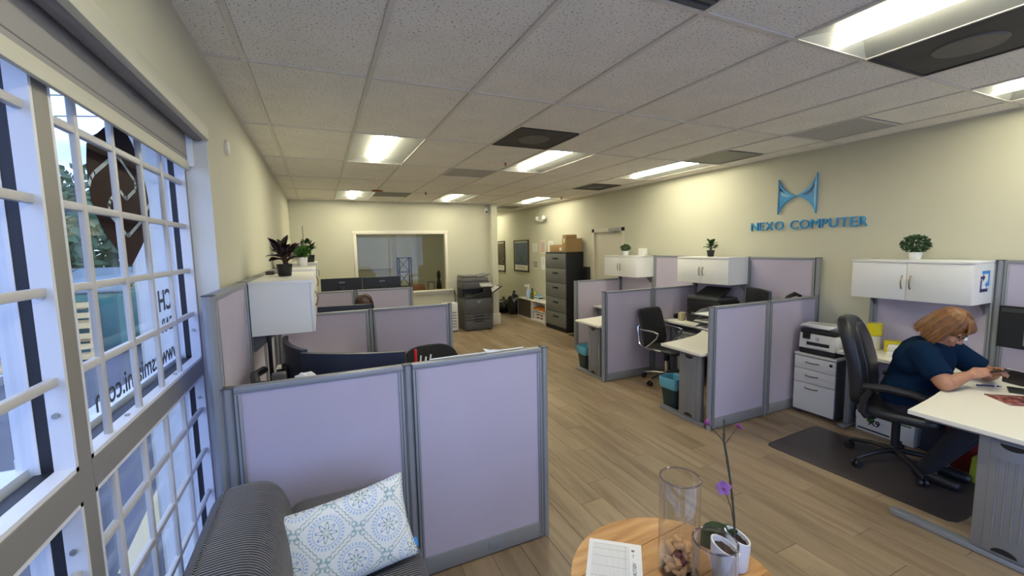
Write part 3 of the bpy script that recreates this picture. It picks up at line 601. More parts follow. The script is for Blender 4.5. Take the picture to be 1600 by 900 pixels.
soft_box(-.17, .78, .25, .34, 1.855, .445, .05, 6).obj('seat_cushion', 'corduroy', t, 60)
for (x, y) in ((-.4, .62), (-.4, 2.0), (.24, .62), (.24, 2.0)): B().cyl((x, y, 0), (x, y, .11), .022, .028).obj('foot', 'black', t)
# printed cushion
def make_pillow():
    W, H_, TH_ = .55, .345, .066
    c0 = Vector((.022, 1.74, .605)); xd = Vector((.94, .06, .10)).normalized(); yd = Vector((-.06, .34, .94)); yd = (yd - xd*yd.dot(xd)).normalized(); zd = xd.cross(yd)
    n = 28; b = B(); bm = b.bm; uvl = bm.loops.layers.uv.new('UVMap')
    lay = {}
    for sgn in (1, -1):
        for i in range(n+1):
            for j in range(n+1):
                u, v = 2*i/n-1, 2*j/n-1
                if sgn == -1 and (i in (0, n) or j in (0, n)): lay[(sgn, i, j)] = lay[(1, i, j)]; continue
                pin = 1-.085*(1-u*u)*0 - 0
                x = u*(1-.07*(1-v*v)**1.0*abs(u)**6)*W/2; y = v*(1-.09*(1-u*u)*abs(v)**6)*H_/2
                h = TH_*((1-u**4)*(1-v**4))**.55
                lay[(sgn, i, j)] = bm.verts.new(c0 + xd*x + yd*y + zd*(sgn*h))
    for sgn in (1, -1):
        for i in range(n):
            for j in range(n):
                q = [(i, j), (i+1, j), (i+1, j+1), (i, j+1)]
                f = bm.faces.new([lay[(sgn, a, c)] for a, c in (q if sgn == 1 else q[::-1])])
                for l, (a, c) in zip(f.loops, q if sgn == 1 else q[::-1]):
                    u, v = a/n*3.3, c/n*2.2; l[uvl].uv = (u*.87+v*.5+.1, -u*.5+v*.87+.35)
    o = b.obj('cushion', 'pillow_print', None, 0, flip=False)
    for p in o.data.polygons: p.use_smooth = True
    tag(o, 'white cushion with blue and green medallion print on the sofa', 'cushion')
    lb = B(); e = c0 + xd*(W/2-.020) - yd*(H_*.30)
    for k, m in ((0, 'white'),):
        P = [e, e+xd*.022, e+xd*.022-yd*.035, e-yd*.035]; lb.hexa([tuple(p-zd*.0008) for p in P] + [tuple(p+zd*.0008) for p in P])
    lb.obj('care_label', 'skyblue', o, 0)
    return o
make_pillow()
# round table
TX, TY, TR, TZ = 1.185, 1.13, .40, .45
t = thing('round_table', 'round light wooden coffee table with plank inlay', 'table', (TX, TY, 0))
ang = math.radians(-39)   # plank direction
def clipdisc(v0, v1, r, n=18):
    # part of a disc of radius r between v0 < v < v1 in the rotated frame
    P = []
    a0, a1 = math.asin(max(-1, v0/r)), math.asin(min(1, v1/r))
    for i in range(n+1): a = a0+(a1-a0)*i/n; P.append((r*math.cos(a), r*math.sin(a)))
    for i in range(n+1): a = a1+(a0-a1)*i/n; P.append((-r*math.cos(a), r*math.sin(a)))
    out = []
    for p in P:
        if not out or (Vector(p)-Vector(out[-1])).length > 1e-4: out.append(p)
    if (Vector(out[0])-Vector(out[-1])).length < 1e-4: out.pop()
    return out
tilt = math.radians(5); cs, sn = math.cos(tilt), math.sin(tilt)
edges_ = [-TR, -.27, -.15, -.03, .09, .215, TR]
for k in range(6):
    P = [(TX+x*cs-y*sn, TY+x*sn+y*cs) for x, y in clipdisc(edges_[k]+.0008, edges_[k+1]-.0008, TR)]
    B().prism(P, TZ-.03, TZ - (.0 if k % 2 else .001), 'z', .0015).obj('tabletop_plank', 'table_wood', t, 20)
for k in range(3):
    a = 2*math.pi*k/3+.4; B().cyl((TX+.30*math.cos(a), TY+.30*math.sin(a), 0), (TX+.22*math.cos(a), TY+.22*math.sin(a), TZ-.03), .016, .022).obj('leg', 'table_wood', t)
B().lathe([(.20, TZ-.055), (.26, TZ-.03)], TX, TY, 24).obj('apron', 'table_wood', t)
# sign-in sheet
t = thing('sign_in_sheet', 'printed sign-in sheet on the wooden table', 'paper', (1.06, 1.34, TZ))
pc = Vector((1.034, 1.485, 0)); ux = Vector((.177, -.142, 0)).normalized(); uy = Vector((-.142, -.172, 0)); uy = (uy-ux*uy.dot(ux)).normalized()
def onp(a, c, z): return tuple(pc+ux*a+uy*c+Vector((0, 0, z)))
for k in range(3):
    b = B(); o_ = .0015*k; b.hexa([onp(0+o_, 0, TZ+.0005+k*.0012), onp(.22+o_, 0, TZ+.0005+k*.0012), onp(.22, .285, TZ+.0005+k*.0012), onp(0, .285, TZ+.0005+k*.0012), onp(0+o_, 0, TZ+.0015+k*.0012), onp(.22+o_, 0, TZ+.0015+k*.0012), onp(.22, .285, TZ+.0015+k*.0012), onp(0, .285, TZ+.0015+k*.0012)]); b.obj('sheet', 'paper', t, 0)
zt = TZ+.0042
def line(a0, c0, a1, c1, wd=.0007):
    d = Vector((a1-a0, c1-c0)).normalized(); n = Vector((-d.y, d.x))*wd/2
    b = B(); q = [(a0+n.x, c0+n.y), (a1+n.x, c1+n.y), (a1-n.x, c1-n.y), (a0-n.x, c0-n.y)]
    b.hexa([onp(*p, zt) for p in q] + [onp(*p, zt+.0002) for p in q]); return b
g = B()
def addline(*a, **k):
    bb = line(*a, **k); me = bpy.data.meshes.new('x'); bb.bm.to_mesh(me); bb.bm.free(); g.bm.from_mesh(me); bpy.data.meshes.remove(me)
for k in range(26): addline(.02+k*.0058, .025, .02+k*.0058, .28)
for c_ in (.025, .055, .10, .155, .21, .28): addline(.02, c_, .165, c_)
addline(.17, .025, .17, .28); addline(.155, .025, .155, .28)
g.obj('ruled_table', 'paper_line', t, 0)
B().lathe([(.001, zt), (.007, zt), (.007, zt+.0002)], onp(.187, .045, 0)[0], onp(.187, .045, 0)[1], 16).obj('round_logo', 'paper_line', t)
text('VISITOR', .020, 'paper_line', t, onp(.192, .15, zt), tuple(uy), tuple(-ux), .0003, .0004)
text('sign in', .009, 'paper_line', t, onp(.187, .075, zt), tuple(uy), tuple(-ux), .0003)
# glass vases
def vase(name, label, x, y, r, h, z0):
    t = thing(name, label, 'vase', (x, y, z0))
    B().lathe([(r, z0), (r, z0+h), (r-.002, z0+h+.002), (r-.006, z0+h), (r-.006, z0+.012), (.001, z0+.010)], x, y, 48, True, False).obj('glass', 'vase_glass', t, 50)
    b = B(); b.tube([(x+(r-.003)*math.cos(2*math.pi*i/48), y+(r-.003)*math.sin(2*math.pi*i/48), z0+h) for i in range(48)], .0042, 8, closed=True); b.obj('rim', 'vase_rim', t, 60)
    B().lathe([(r-.0065, z0+.002), (r-.0065, z0+.011)], x, y, 40).obj('glass_base', 'vase_rim', t, 50)
    return t
VX, VY = 1.243, 1.168
vase('glass_vase', 'tall clear glass cylinder vase holding wine corks', VX, VY, .078, .40, TZ)
vase('glass_vase', 'shorter clear glass vase in front of the white orchid pots', 1.236, .996, .077, .25, TZ)
# corks in a random heap (each its own object)
def cork_mesh(m):
    b = B(); b.lathe([(.0095, -.022), (.0115, -.020), (.0115, .020), (.0095, .022)], 0, 0, 12); bmesh.ops.recalc_face_normals(b.bm, faces=b.bm.faces)
    me = bpy.data.meshes.new('cork'); b.bm.to_mesh(me); b.bm.free(); me.materials.append(MATS[m])
    for p in me.polygons: p.use_smooth = len(p.vertices) == 4
    return me
ck = [cork_mesh('cork')]*5 + [cork_mesh('cork_wine')]
rr = random.Random(3); cpos = []
lv = 0
for lv in range(7):
    k = 0; tries = 0
    while k < 9 and tries < 140:
        tries += 1; a = rr.uniform(0, 6.28); rd = rr.uniform(0, .044)*(1 if lv < 4 else .8); p = Vector((VX+rd*math.cos(a), VY+rd*math.sin(a), TZ+.026+lv*.0165))
        if all((p-q).length > .0225 for q in cpos):
            cpos.append(p); o = bpy.data.objects.new('cork', ck[rr.randrange(6)]); COL.objects.link(o); o.location = p
            o.rotation_euler = (math.pi/2+rr.uniform(-.6, .6), rr.uniform(-.5, .5), rr.uniform(0, 6.28)); tag(o, 'wine cork in the heap at the bottom of the tall glass vase', 'cork', 'wine corks in the tall vase'); k += 1
# orchid pots: slanted rims
def pot(name, label, x, y, r0, r1, h, sl, az):
    t = thing(name, label, 'pot', (x, y, TZ)); n = 36; b = B(); prof = [(r0*.7, 0), (r0, .01), (r0*1.04, .03), (r1*.98, .7), (r1, 1.0)]
    def ringz(r, f, inner=0): 
        out = []
        for i in range(n):
            a = 2*math.pi*i/n; top = h + sl*math.cos(a-az); z = TZ + (f*top if f > .05 else f*h)
            out.append(b.bm.verts.new((x+r*math.cos(a), y+r*math.sin(a), z)))
        return out
    R_ = [ringz(r, f) for r, f in prof] + [ringz(r1-.006, 1.0), ringz(r1-.008, .80)]
    for p, q in zip(R_, R_[1:]): b.bridge(p, q)
    b.bm.faces.new(R_[0][::-1]); b.obj('pot_body', 'pot_white', t, 50)
    b = B(); R2 = [ringz(r1-.0085, .86)]; b.bm.faces.new(R2[0]); b.bm.faces.ensure_lookup_table()
    cent = b.bm.verts.new((x, y, TZ+h*.80)); f0 = b.bm.faces[0]; vs = list(f0.verts); b.bm.faces.remove(f0)
    for i in range(n): b.bm.faces.new((vs[i], vs[(i+1) % n], cent))
    for v in b.bm.verts: v.co.z += random.uniform(-.003, .003)
    b.obj('bark_soil', 'soil', t, 0)
    return t
PX_, PY_ = 1.47, 1.09
pot('flower_pot', 'white pot with slanted rim half behind the shorter glass vase', 1.375, 1.062, .044, .052, .140, .022, 2.4)
pot('flower_pot', 'white pot holding the orchid stem, behind the slanted pot', 1.474, 1.085, .040, .048, .135, .02, 2.4)
t = thing('orchid', 'nearly bare orchid with one pink flower on the round table', 'plant', (PX_, PY_, TZ+.10))
st = [(1.468, 1.09, .55), (1.458, 1.09, .66), (1.444, 1.09, .75), (1.426, 1.09, .84), (1.405, 1.09, .93), (1.386, 1.09, 1.0), (1.384, 1.09, 1.05), (1.384, 1.09, 1.088)]
B().tube(st, [.0045, .0045, .004, .0042, .0048, .0045, .004, .0035], 8).obj('stem', 'stem', t)
for p in ((1.444, 1.09, .75), (1.43, 1.09, .82), (1.409, 1.09, .91), (1.385, 1.09, 1.03)): B().ball(p, (.006, .006, .008), 6).obj('node', 'stem_brown', t)
B().tube([(1.39, 1.09, .99), (1.365, 1.09, 1.02), (1.33, 1.09, 1.055), (1.295, 1.09, 1.092)], .0018, 6).obj('branch', 'stem', t)
B().tube([(1.39, 1.09, .985), (1.42, 1.09, 1.01), (1.445, 1.09, 1.03), (1.466, 1.09, 1.045)], .0022, 6).obj('branch', 'stem_brown', t)
B().ball((1.292, 1.09, 1.095), (.010, .010, .012), 8).obj('bud', 'petal_dark', t)
for q in ((1.468, 1.09, 1.045), (1.478, 1.088, 1.036), (1.46, 1.09, 1.052)): B().ball(q, .007, 6).obj('bud', 'petal_dark', t)
B().tube([(1.45, 1.08, .56), (1.445, 1.08, .64), (1.425, 1.08, .72), (1.40, 1.085, .785), (1.388, 1.087, .808)], .0018, 6).obj('branch', 'stem_brown', t)
def petal(c, d, n, L, W_, name, m, par, cup=.2):
    c, d, n = Vector(c), Vector(d).normalized(), Vector(n).normalized(); s_ = d.cross(n).normalized(); n = s_.cross(d)
    b = B(); b.grid(lambda u, v: tuple(c + d*(L*u) + s_*(W_*(v-.5)*math.sin(math.pi*min(.97, .12+.86*u))**.8) + n*(cup*L*u*u - .25*W_*(v-.5)**2*4*.3)), 6, 4)
    bmesh.ops.solidify(b.bm, geom=b.bm.faces[:], thickness=.0012); return b.obj(name, m, par, 60)
fc = (1.386, 1.086, .812)
for k in range(5):
    a = 2*math.pi*k/5+.3; petal(fc, (math.cos(a)*.72, -math.cos(a)*.6+.2*math.sin(a), math.sin(a)), (-.55, -.75, .3), .030, .030, 'petal', 'petal', t, .25)
B().ball((1.382, 1.080, .810), .006, 6).obj('flower_lip', 'petal_dark', t)
petal((1.45, 1.105, .60), (-.78, .45, -.38), (-.4, -.6, .7), .135, .105, 'leaf', 'leaf_dark', t, -.1); petal((1.455, 1.095, .59), (-.5, .65, .25), (.3, .2, 1), .10, .06, 'leaf', 'leaf_dark', t, -.35)
petal((1.475, 1.10, .585), (.45, .75, .1), (0, 0, 1), .08, .05, 'leaf', 'leaf_dark', t, -.3)
# ------------------------------------------------------------------ office chairs
def star_base(t, cx, cy, z, L, m, r0, a0, arm=.018):
    for k in range(5):
        a = a0+2*math.pi*k/5; d = Vector((math.cos(a), math.sin(a), 0)); p = Vector((cx, cy, 0))
        leg = B().tube([p+d*.02+Vector((0, 0, z)), p+d*L*.5+Vector((0, 0, z-.008)), p+d*L*.9+Vector((0, 0, .085)), p+d*L+Vector((0, 0, .07))], [arm*1.25, arm, arm*.85, arm*.7], 8).obj('base_arm', m, t)
        s_ = Vector((-d.y, d.x, 0)); c0 = p+d*(L)+Vector((0, 0, .028))
        w = B()
        for q in (-1, 1): w.cyl(tuple(c0+s_*q*.008), tuple(c0+s_*q*.028), .028, n=16)
        w.cyl(tuple(c0-s_*.01+Vector((0, 0, .0))), tuple(c0+s_*.01), .012, n=8); w.capsule(tuple(c0+Vector((0, 0, .03))), tuple(c0+Vector((0, 0, .045))), .012, .010, 8, 2); w.obj('caster', 'black', leg)
    B().lathe([(.032, z-.03), (.034, z+.02), (.026, z+.03)], cx, cy, 16).obj('base_hub', m, t)
def pad(cx, cy, cz, hx, hy, hz, e1=.45, e2=.5, fn=None, n=24):
    b = B()
    def f(u, v):
        a = 2*math.pi*u; p = math.pi*(v-.5)
        cu, su, cv, sv = math.cos(a), math.sin(a), math.cos(p), math.sin(p)
        sg = lambda x, e: math.copysign(abs(x)**e, x)
        q = Vector((cx+hx*sg(cv, e2)*sg(cu, e1), cy+hy*sg(cv, e2)*sg(su, e1), cz+hz*sg(sv, e2)))
        return tuple(fn(q)) if fn else tuple(q)
    b.grid(f, n, n//2, True); bmesh.ops.remove_doubles(b.bm, verts=b.bm.verts[:], dist=1e-5); return b
# the executive chair the woman sits in; seat faces -Y
EX, EY = 4.02, 1.645
t = thing('office_chair', 'black leather high-back office chair with the woman seated', 'chair', (EX, EY, 0)); exec_chair = t
star_base(t, EX, EY, .12, .31, 'black', .03, math.radians(75))
B().cyl((EX, EY, .12), (EX, EY, .40), .027).obj('gas_lift', 'black', t)
B().box(EX-.11, EY-.13, .385, EX+.11, EY+.13, .415, .01).obj('tilt_plate', 'black', t)
pad(EX, EY-.03, .45, .255, .25, .05, .4, .55).obj('seat', 'leather', t, 60)
def bend(q):
    h = (q.z-.80)/.34; q.y += .05*h*h + .065*h; q.x = EX + (q.x-EX)*(1-.10*max(0, h)**2); return q
bk = pad(EX, EY+.235, .80, .225, .060, .345, .4, .45, bend, 32).obj('backrest', 'leather', t, 60)
pad(EX, EY+.187, .80, .15, .03, .30, .5, .5, bend, 24).obj('back_cushion', 'leather', bk, 60)
for s_ in (-1, 1):
    X = EX+s_*.285
    ar = B(); ar.tube([(X, EY+.15, .45), (X, EY+.14, .56), (X, EY+.11, .64)], [.028, .026, .022], 8); ar.tube([(EX+s_*.2, EY+.10, .41), (X, EY+.13, .43), (X, EY+.15, .46)], .022, 8); ar.obj('arm_post', 'black', t)
    B().tube([(X, EY+.15, .655), (X, EY+.02, .668), (X-s_*.005, EY-.12, .662), (X-s_*.015, EY-.21, .635), (X-s_*.02, EY-.25, .60)], [.024, .03, .03, .027, .018], 10).obj('armrest', 'black', t)
exec_chair.rotation_euler = (0, 0, math.radians(13)); exec_chair.location.z = .004
# slim chair with chrome arms, second right cubicle
t = thing('office_chair', 'slim black office chair with chrome arms and chrome base', 'chair', (3.97, 3.99, 0), math.radians(8))
# built with the seat facing -Y in local space: build at identity first
loc, rot = t.location.copy(), t.rotation_euler.copy(); t.location = (0, 0, 0); t.rotation_euler = (0, 0, 0)
star_base(t, 0, 0, .115, .30, 'chrome', .03, math.radians(105), .016)
B().cyl((0, 0, .12), (0, 0, .30), .026).obj('gas_lift', 'chrome', t); B().cyl((0, 0, .28), (0, 0, .40), .034).obj('lift_cover', 'black', t)
B().box(-.10, -.12, .395, .10, .12, .42, .01).obj('tilt_plate', 'black', t)
B().tube([(.08, .03, .40), (.22, .05, .385), (.27, .055, .37)], [.008, .008, .016], 8).obj('tilt_lever', 'black', t)
def sbend(q):
    if q.y > .12: q.z += (q.y-.12)**2*2.2
    if q.y < -.14: q.z -= (q.y+.14)**2*2.5
    return q
pad(0, -.01, .445, .225, .235, .022, .25, .4, sbend).obj('seat', 'leather', t, 60)
def bb(q):
    h = (q.z-.66)/.3; q.y += .07*h + .03*h*h - .03*((q.x/.22)**2); return q
pad(0, .235, .705, .22, .017, .225, .18, .18, bb, 40).obj('backrest', 'leather', t, 60)
for s_ in (-1, 1):
    X = s_*.235
    B().tube([(X*.9, .26, .73), (X, .27, .70), (X, .245, .50), (X, .20, .455), (X, -.05, .445), (X, -.10, .45)], .011, 8).obj('chrome_frame', 'chrome', t)
    B().tube([(X, .25, .68), (X, .02, .675), (X, -.05, .66), (X, -.03, .60), (X, .14, .45)], .011, 8).obj('chrome_arm', 'chrome', t)
t.location = loc; t.rotation_euler = rot
# mesh chair, nearest left cubicle (only the top of its back shows)
def simple_chair(label, x, y, rz, top, hw):
    t = thing('office_chair', label, 'chair', (0, 0, 0)); star_base(t, 0, 0, .11, .30, 'black', .03, .3); B().cyl((0, 0, .11), (0, 0, .42), .025).obj('gas_lift', 'black', t)
    pad(0, -.02, .46, .24, .24, .04, .4, .5).obj('seat', 'black_matte', t, 60)
    def f(q): h = (q.z-.6)/.4; q.y += .05*h - .04*(q.x/hw)**2; return q
    pad(0, .25, (top+.54)/2, hw, .028, (top-.54)/2, .5, .62, f, 28).obj('backrest', 'black_matte', t, 60)
    B().tube([(0, .10, .43), (0, .26, .44), (0, .30, .62)], .022, 8).obj('back_stem', 'black', t)
    for s_ in (-1, 1): B().tube([(s_*.2, .05, .45), (s_*.29, .05, .47), (s_*.29, .05, .66)], .016, 8).obj('arm_post', 'black', t); B().box(s_*.26, -.10, .66, s_*.32, .15, .69, .01).obj('armrest', 'black', t)
    t.location = (x, y, 0); t.rotation_euler = (0, 0, rz); return t
simple_chair('black mesh office chair whose rounded back rises over the front partition', .76, 2.95, .05, 1.015, .235)
simple_chair('black office chair of the woman in the second left cubicle', .46, 5.42, 0, .98, .22)
# ------------------------------------------------------------------ monitors
def monitor(label, cx, cy, zb, W, H, rz, curve=0, m='mon_back', logo=None, screen='screen_dark', stand=True, z_desk=.735, thick=.03, name='monitor', grp='monitors', desk_stand=True):
    """screen faces local +Y, back faces local -Y"""
    t = thing(name, label, 'monitor', (0, 0, 0), 0, grp)
    n = 14
    def pt(u, d, z):
        x = (u-.5)*W; 
        if curve: a = x/curve; return (curve*math.sin(a) - d*math.sin(a)*-1*0 + 0, curve*(1-math.cos(a)) + d, z)
        return (x, d, z)
    def shell(d0, d1, z0, z1, u0=0, u1=1):
        b = B(); R_ = []
        for i in range(n+1):
            u = u0+(u1-u0)*i/n; R_.append([b.bm.verts.new(pt(u, d0, z0)), b.bm.verts.new(pt(u, d1, z0)), b.bm.verts.new(pt(u, d1, z1)), b.bm.verts.new(pt(u, d0, z1))])
        for p, q in zip(R_, R_[1:]): b.bridge(p, q)
        b.bm.faces.new(R_[0][::-1]); b.bm.faces.new(R_[-1]); return b
    s_ = 1 if curve >= 0 else 1
    body = shell(0, thick, zb, zb+H).obj('housing', m, t, 30)
    shell(thick, thick+.002, zb+.012, zb+H-.012, .015, .985).obj('screen', screen, t, 30)
    if stand:
        B().box(-.05, -.02, zb+H*.3, .05, .0, zb+H*.62, .006).obj('mount_plate', 'black', t)
        B().box(-.022, -.055, z_desk+.012, .022, -.02, zb+H*.55, .006).obj('stand_column', 'black', t)
        B().box(-.12, -.12, z_desk, .12, .10, z_desk+.012, .004).obj('stand_base', 'black', t)
    if logo: text(logo, .030, 'logo_grey', t, (0, -.0012, zb+H*.80), (1, 0, 0), (0, 0, 1), .001, .0008, sx=1.25)
    t.location = (cx, cy, 0); t.rotation_euler = (0, 0, rz); return t
monitor('curved monitor seen from behind over the front partition', .118, 2.455, .86, .60, .335, math.radians(-26), 1.3, logo=None)
monitor('curved monitor turned sideways under the nearest left cabinet', -.225, 2.89, .86, .53, .345, math.radians(-76), .9)
monitor('black monitor hiding the face of the woman in the second cubicle', .225, 4.92, .83, .56, .335, math.radians(-3), 0)
monitor('left one of two black monitor backs above the grey partition', .285, 6.90, 1.02, .585, .325, 0, 0, 'black', 'ASUS')
monitor('right one of two black monitor backs above the grey partition', .878, 6.90, 1.02, .585, .318, math.radians(1), 0, 'black', 'ASUS')
monitor('dark curved monitor turned to the wall in the second right cubicle', 4.615, 3.18, .90, .56, .33, math.radians(60), 1.0, 'mon_grey')
t = monitor('wall-side monitor with lit grey screen at the right edge', 4.70, 1.08, .935, .54, .315, math.radians(84), 0, 'black', None, 'screen_dark')
def onscreen(n, x0, x1, z0, z1, m): 
    loc, rot = t.location.copy(), t.rotation_euler.copy(); t.location = (0, 0, 0); t.rotation_euler = (0, 0, 0)
    B().box(x0, .0325, z0, x1, .0335, z1).obj(n, m, t, 0); t.location = loc; t.rotation_euler = rot
onscreen('window_area', -.255, .13, .965, 1.20, 'screen_on')
onscreen('toolbar', -.255, .255, 1.205, 1.235, 'mon_grey')
# monitor arm on the left cubicle desk
t = thing('monitor_stand', 'black desk-clamped monitor stand beside the left wall partition', 'monitor stand', (-.33, 2.45, .735))
B().cyl((-.33, 2.45, .736), (-.33, 2.45, 1.10), .02).obj('pole', 'black', t); B().box(-.38, 2.40, .736, -.28, 2.50, .755, .004).obj('clamp', 'black', t)
B().tube([(-.33, 2.45, 1.08), (-.36, 2.62, 1.10), (-.33, 2.76, 1.09)], .022, 8).obj('arm_link', 'black', t); B().tube([(-.33, 2.45, 1.09), (-.22, 2.42, 1.09), (-.13, 2.43, 1.07)], .020, 8).obj('arm_link', 'black', t)
B().box(-.27, 2.50, 1.05, -.20, 2.56, 1.12, .008).obj('joint_cover', 'steel_dark', t)
tag(B().tube([(-.32, 3.02, .80), (-.32, 3.03, 1.24)], .012, 8).obj('cable_tube', 'black'), 'black vertical cable tube under the nearest left cabinet', 'cable')
# small things on the left desk that stick out over the front partition
b = B(); b.ball((-.10, 2.31, 1.075), (.075, .045, .085), 10)
for v in b.bm.verts: v.co += Vector((random.uniform(-.008, .008), random.uniform(-.008, .008), random.uniform(-.008, .008)))
b.box(-.13, 2.29, .737, -.05, 2.35, 1.0); tag(b.obj('white_bag', 'paper'), 'crumpled white bag behind the front partition', 'bag')
t = thing('pen_cup', 'pen cup with a red pen behind the front partition', 'pen cup', (.47, 2.42, .735))
B().lathe([(.035, .736), (.037, 1.05)], .47, 2.42, 16).obj('cup', 'black', t); B().cyl((.47, 2.42, .90), (.475, 2.42, 1.185), .008, n=8).obj('pen', 'red', t)
for k in range(4): B().cyl((.46+.02*k, 2.43, .90), (.48+.03*k, 2.44, 1.13+.01*(k % 2)), .005, n=6).obj('pen', 'white_plastic', t)
b = B(); b.tube([(.50, 2.165, 1.183), (.65, 2.17, 1.183), (.80, 2.165, 1.183), (.86, 2.17, 1.190), (.90, 2.165, 1.184), (1.05, 2.17, 1.183)], .004, 6); b.hexa([(.82, 2.16, 1.18), (.90, 2.16, 1.18), (.90, 2.19, 1.18), (.82, 2.19, 1.18), (.80, 2.165, 1.205), (.85, 2.165, 1.19), (.85, 2.18, 1.19), (.80, 2.18, 1.205)])
tag(b.obj('white_cable', 'white_plastic'), 'thin white cable lying along the top of the front partition', 'cable')
# ------------------------------------------------------------------ drawer pedestals
def pedestal(label, x0, y0, y1, z1, side='steel_dark'):
    D = .43; t = thing('drawer_pedestal', label, 'drawer pedestal', (x0+D/2, (y0+y1)/2, 0), 0, 'white drawer pedestals')
    B().box(x0+.018, y0, .02, x0+D, y1, z1-.024).obj('carcass', side, t, 0); B().box(x0, y0-.003, z1-.024, x0+D, y1+.003, z1, .003).obj('top_panel', 'laminate', t)
    zz = [.035, z1*.52, z1*.745, z1-.03]
    for k in range(3):
        d = B().box(x0, y0+.003, zz[k]+.002, x0+.018, y1-.003, zz[k+1]-.003, .002).obj('drawer', 'cab_white', t)
        c = (y0+y1)/2+.02; zc = zz[k+1]-.05 if k == 0 else (zz[k]+zz[k+1])/2+.01
        B().tube([(x0, c-.06, zc), (x0-.018, c-.045, zc), (x0-.024, c, zc), (x0-.018, c+.045, zc), (x0, c+.06, zc)], .006, 8).obj('handle', 'handle', d)
    B().box(x0-.006, y0+.03, z1-.085, x0+.002, y0+.055, z1-.06, .002).obj('lock', 'black', t)
    for xx in (x0+.05, x0+D-.05):
        for yy in (y0+.05, y1-.05): B().cyl((xx, yy-.01, .011), (xx, yy+.01, .011), .011, n=10).obj('caster', 'black', t)
pedestal('white three-drawer pedestal carrying the white and black printer', 4.44, 2.302, 2.69, .63)
pedestal('white drawer pedestal under the desk behind the slim chair', 4.42, 3.92, 4.31, .58)
# ------------------------------------------------------------------ inkjet printer on the pedestal
t = thing('printer', 'white and black inkjet printer on the drawer pedestal', 'printer', (4.64, 2.49, .63)); Z = .631
x0, y0, y1 = 4.452, 2.325, 2.655
B().box(x0+.005, y0, Z, 4.83, y1, Z+.06, .005).obj('base', 'black', t)
B().box(x0+.012, y0+.002, Z+.055, 4.82, y1-.002, Z+.205, .006).obj('body', 'white_plastic', t)
fr = B().prism([(x0-.006, Z+.058), (x0+.014, Z+.058), (x0+.014, Z+.205), (x0+.006, Z+.205)], y0, y1, 'y').obj('front_panel', 'white_plastic', t, 0)
B().box(x0-.012, y0+.05, Z+.095, x0+.004, y1-.075, Z+.125).obj('paper_slot', 'black', t, 0)
B().box(x0-.02, y0+.055, Z+.066, x0+.002, y1-.08, Z+.093, .003).obj('output_tray', 'white_plastic', t)
B().box(x0-.006, y1-.10, Z+.15, x0+.012, y1-.03, Z+.215, .003).obj('display', 'black', t)
B().box(x0+.008, y0+.004, Z+.205, 4.82, y1-.004, Z+.245, .006).obj('scanner_lid', 'black', t); B().box(x0+.05, y0-.0, Z+.245, 4.80, y1-.01, Z+.262, .006).obj('feeder', 'steel_dark', t)
B().lathe([(.001, 0), (.017, 0), (.017, .003), (.001, .003)], n=20, M=Matrix.Translation((x0-.002, 2.485, Z+.158)) @ Matrix.Rotation(-math.pi/2, 4, 'Y')).obj('round_emblem', 'logo_grey', t)
text('hp', .022, 'white', t, (x0-.0062, 2.485, Z+.159), (0, -1, 0), (0, 0, 1), .001, .0006)
t = thing('document_stack', 'stack of printed documents on the printer lid', 'papers', (4.62, 2.54, Z+.263))
for k in range(4):
    a = .1*k-.1; M = Matrix.Translation((4.60, 2.53, Z+.2635+k*.0075)) @ Matrix.Rotation(a, 4, 'Z'); B().box(-.11, -.145, 0, .11, .145, .007, .001, M).obj('sheaf', 'paper', t, 0)
b = B()
for k in range(9): b.box(4.52, 2.42+k*.024, Z+.2936, 4.68-.02*(k % 3), 2.426+k*.024, Z+.2940)
b.obj('print_lines', 'logo_grey', t, 0)
# ------------------------------------------------------------------ things on the woman's desk
ZD = .735
def roll(label, x, y, z, r, h, m, core='tape_white'):
    t = thing('tape_roll', label, 'tape roll', (x, y, z), 0, 'tape rolls on the desk')
    B().lathe([(r*.45, z+h), (r-.004, z+h), (r, z+h-.004), (r, z+.004), (r-.004, z), (r*.45, z)], x, y, 32, False, False).obj('wrap', m, t); B().lathe([(r*.45, z), (r*.45, z+h-.002), (r*.30, z+h-.002), (r*.30, z)], x, y, 24, False, False).obj('core', core, t); return t
roll('white label roll under the upper yellow roll', 4.74, 2.15, ZD, .050, .13, 'tape_white')
roll('yellow label roll stacked on the white roll', 4.74, 2.15, ZD+.131, .058, .115, 'yellow')
t = roll('yellow label roll standing by the small white boxes', 4.75, 2.01, ZD, .06, .105, 'yellow')
B().box(4.687, 2.0, ZD+.05, 4.694, 2.025, ZD+.07).obj('barcode', 'dark_ink', t, 0)
tag(B().lathe([(.03, ZD), (.032, ZD+.01), (.032, ZD+.13), (.012, ZD+.16), (.012, ZD+.19)], 4.79, 2.235, 16).obj('green_bottle', 'green_bottle'), 'small dark green bottle beside the yellow rolls', 'bottle')
for k in range(2): tag(B().box(4.52, 1.86, ZD+k*.052, 4.62, 1.95, ZD+.05+k*.052, .003).obj('small_box', 'box_white'), ['lower small white box beside the yellow roll', 'upper small white box beside the yellow roll'][k], 'box', 'small white boxes')
t = thing('water_bottle', 'clear plastic water bottle in front of the woman', 'bottle', (4.62, 1.50, ZD))
B().lathe([(.028, ZD), (.033, ZD+.01), (.031, ZD+.04), (.034, ZD+.06), (.031, ZD+.08), (.034, ZD+.10), (.034, ZD+.16), (.026, ZD+.19), (.013, ZD+.215), (.013, ZD+.235)], 4.62, 1.50, 24, True, False).obj('bottle_body', 'bottle_plastic', t, 50)
B().lathe([(.0345, ZD+.105), (.0345, ZD+.155)], 4.62, 1.50, 24, False, False).obj('bottle_label', 'bottle_label', t, 60); B().lathe([(.015, ZD+.225), (.015, ZD+.245)], 4.62, 1.50, 16).obj('cap', 'white', t)
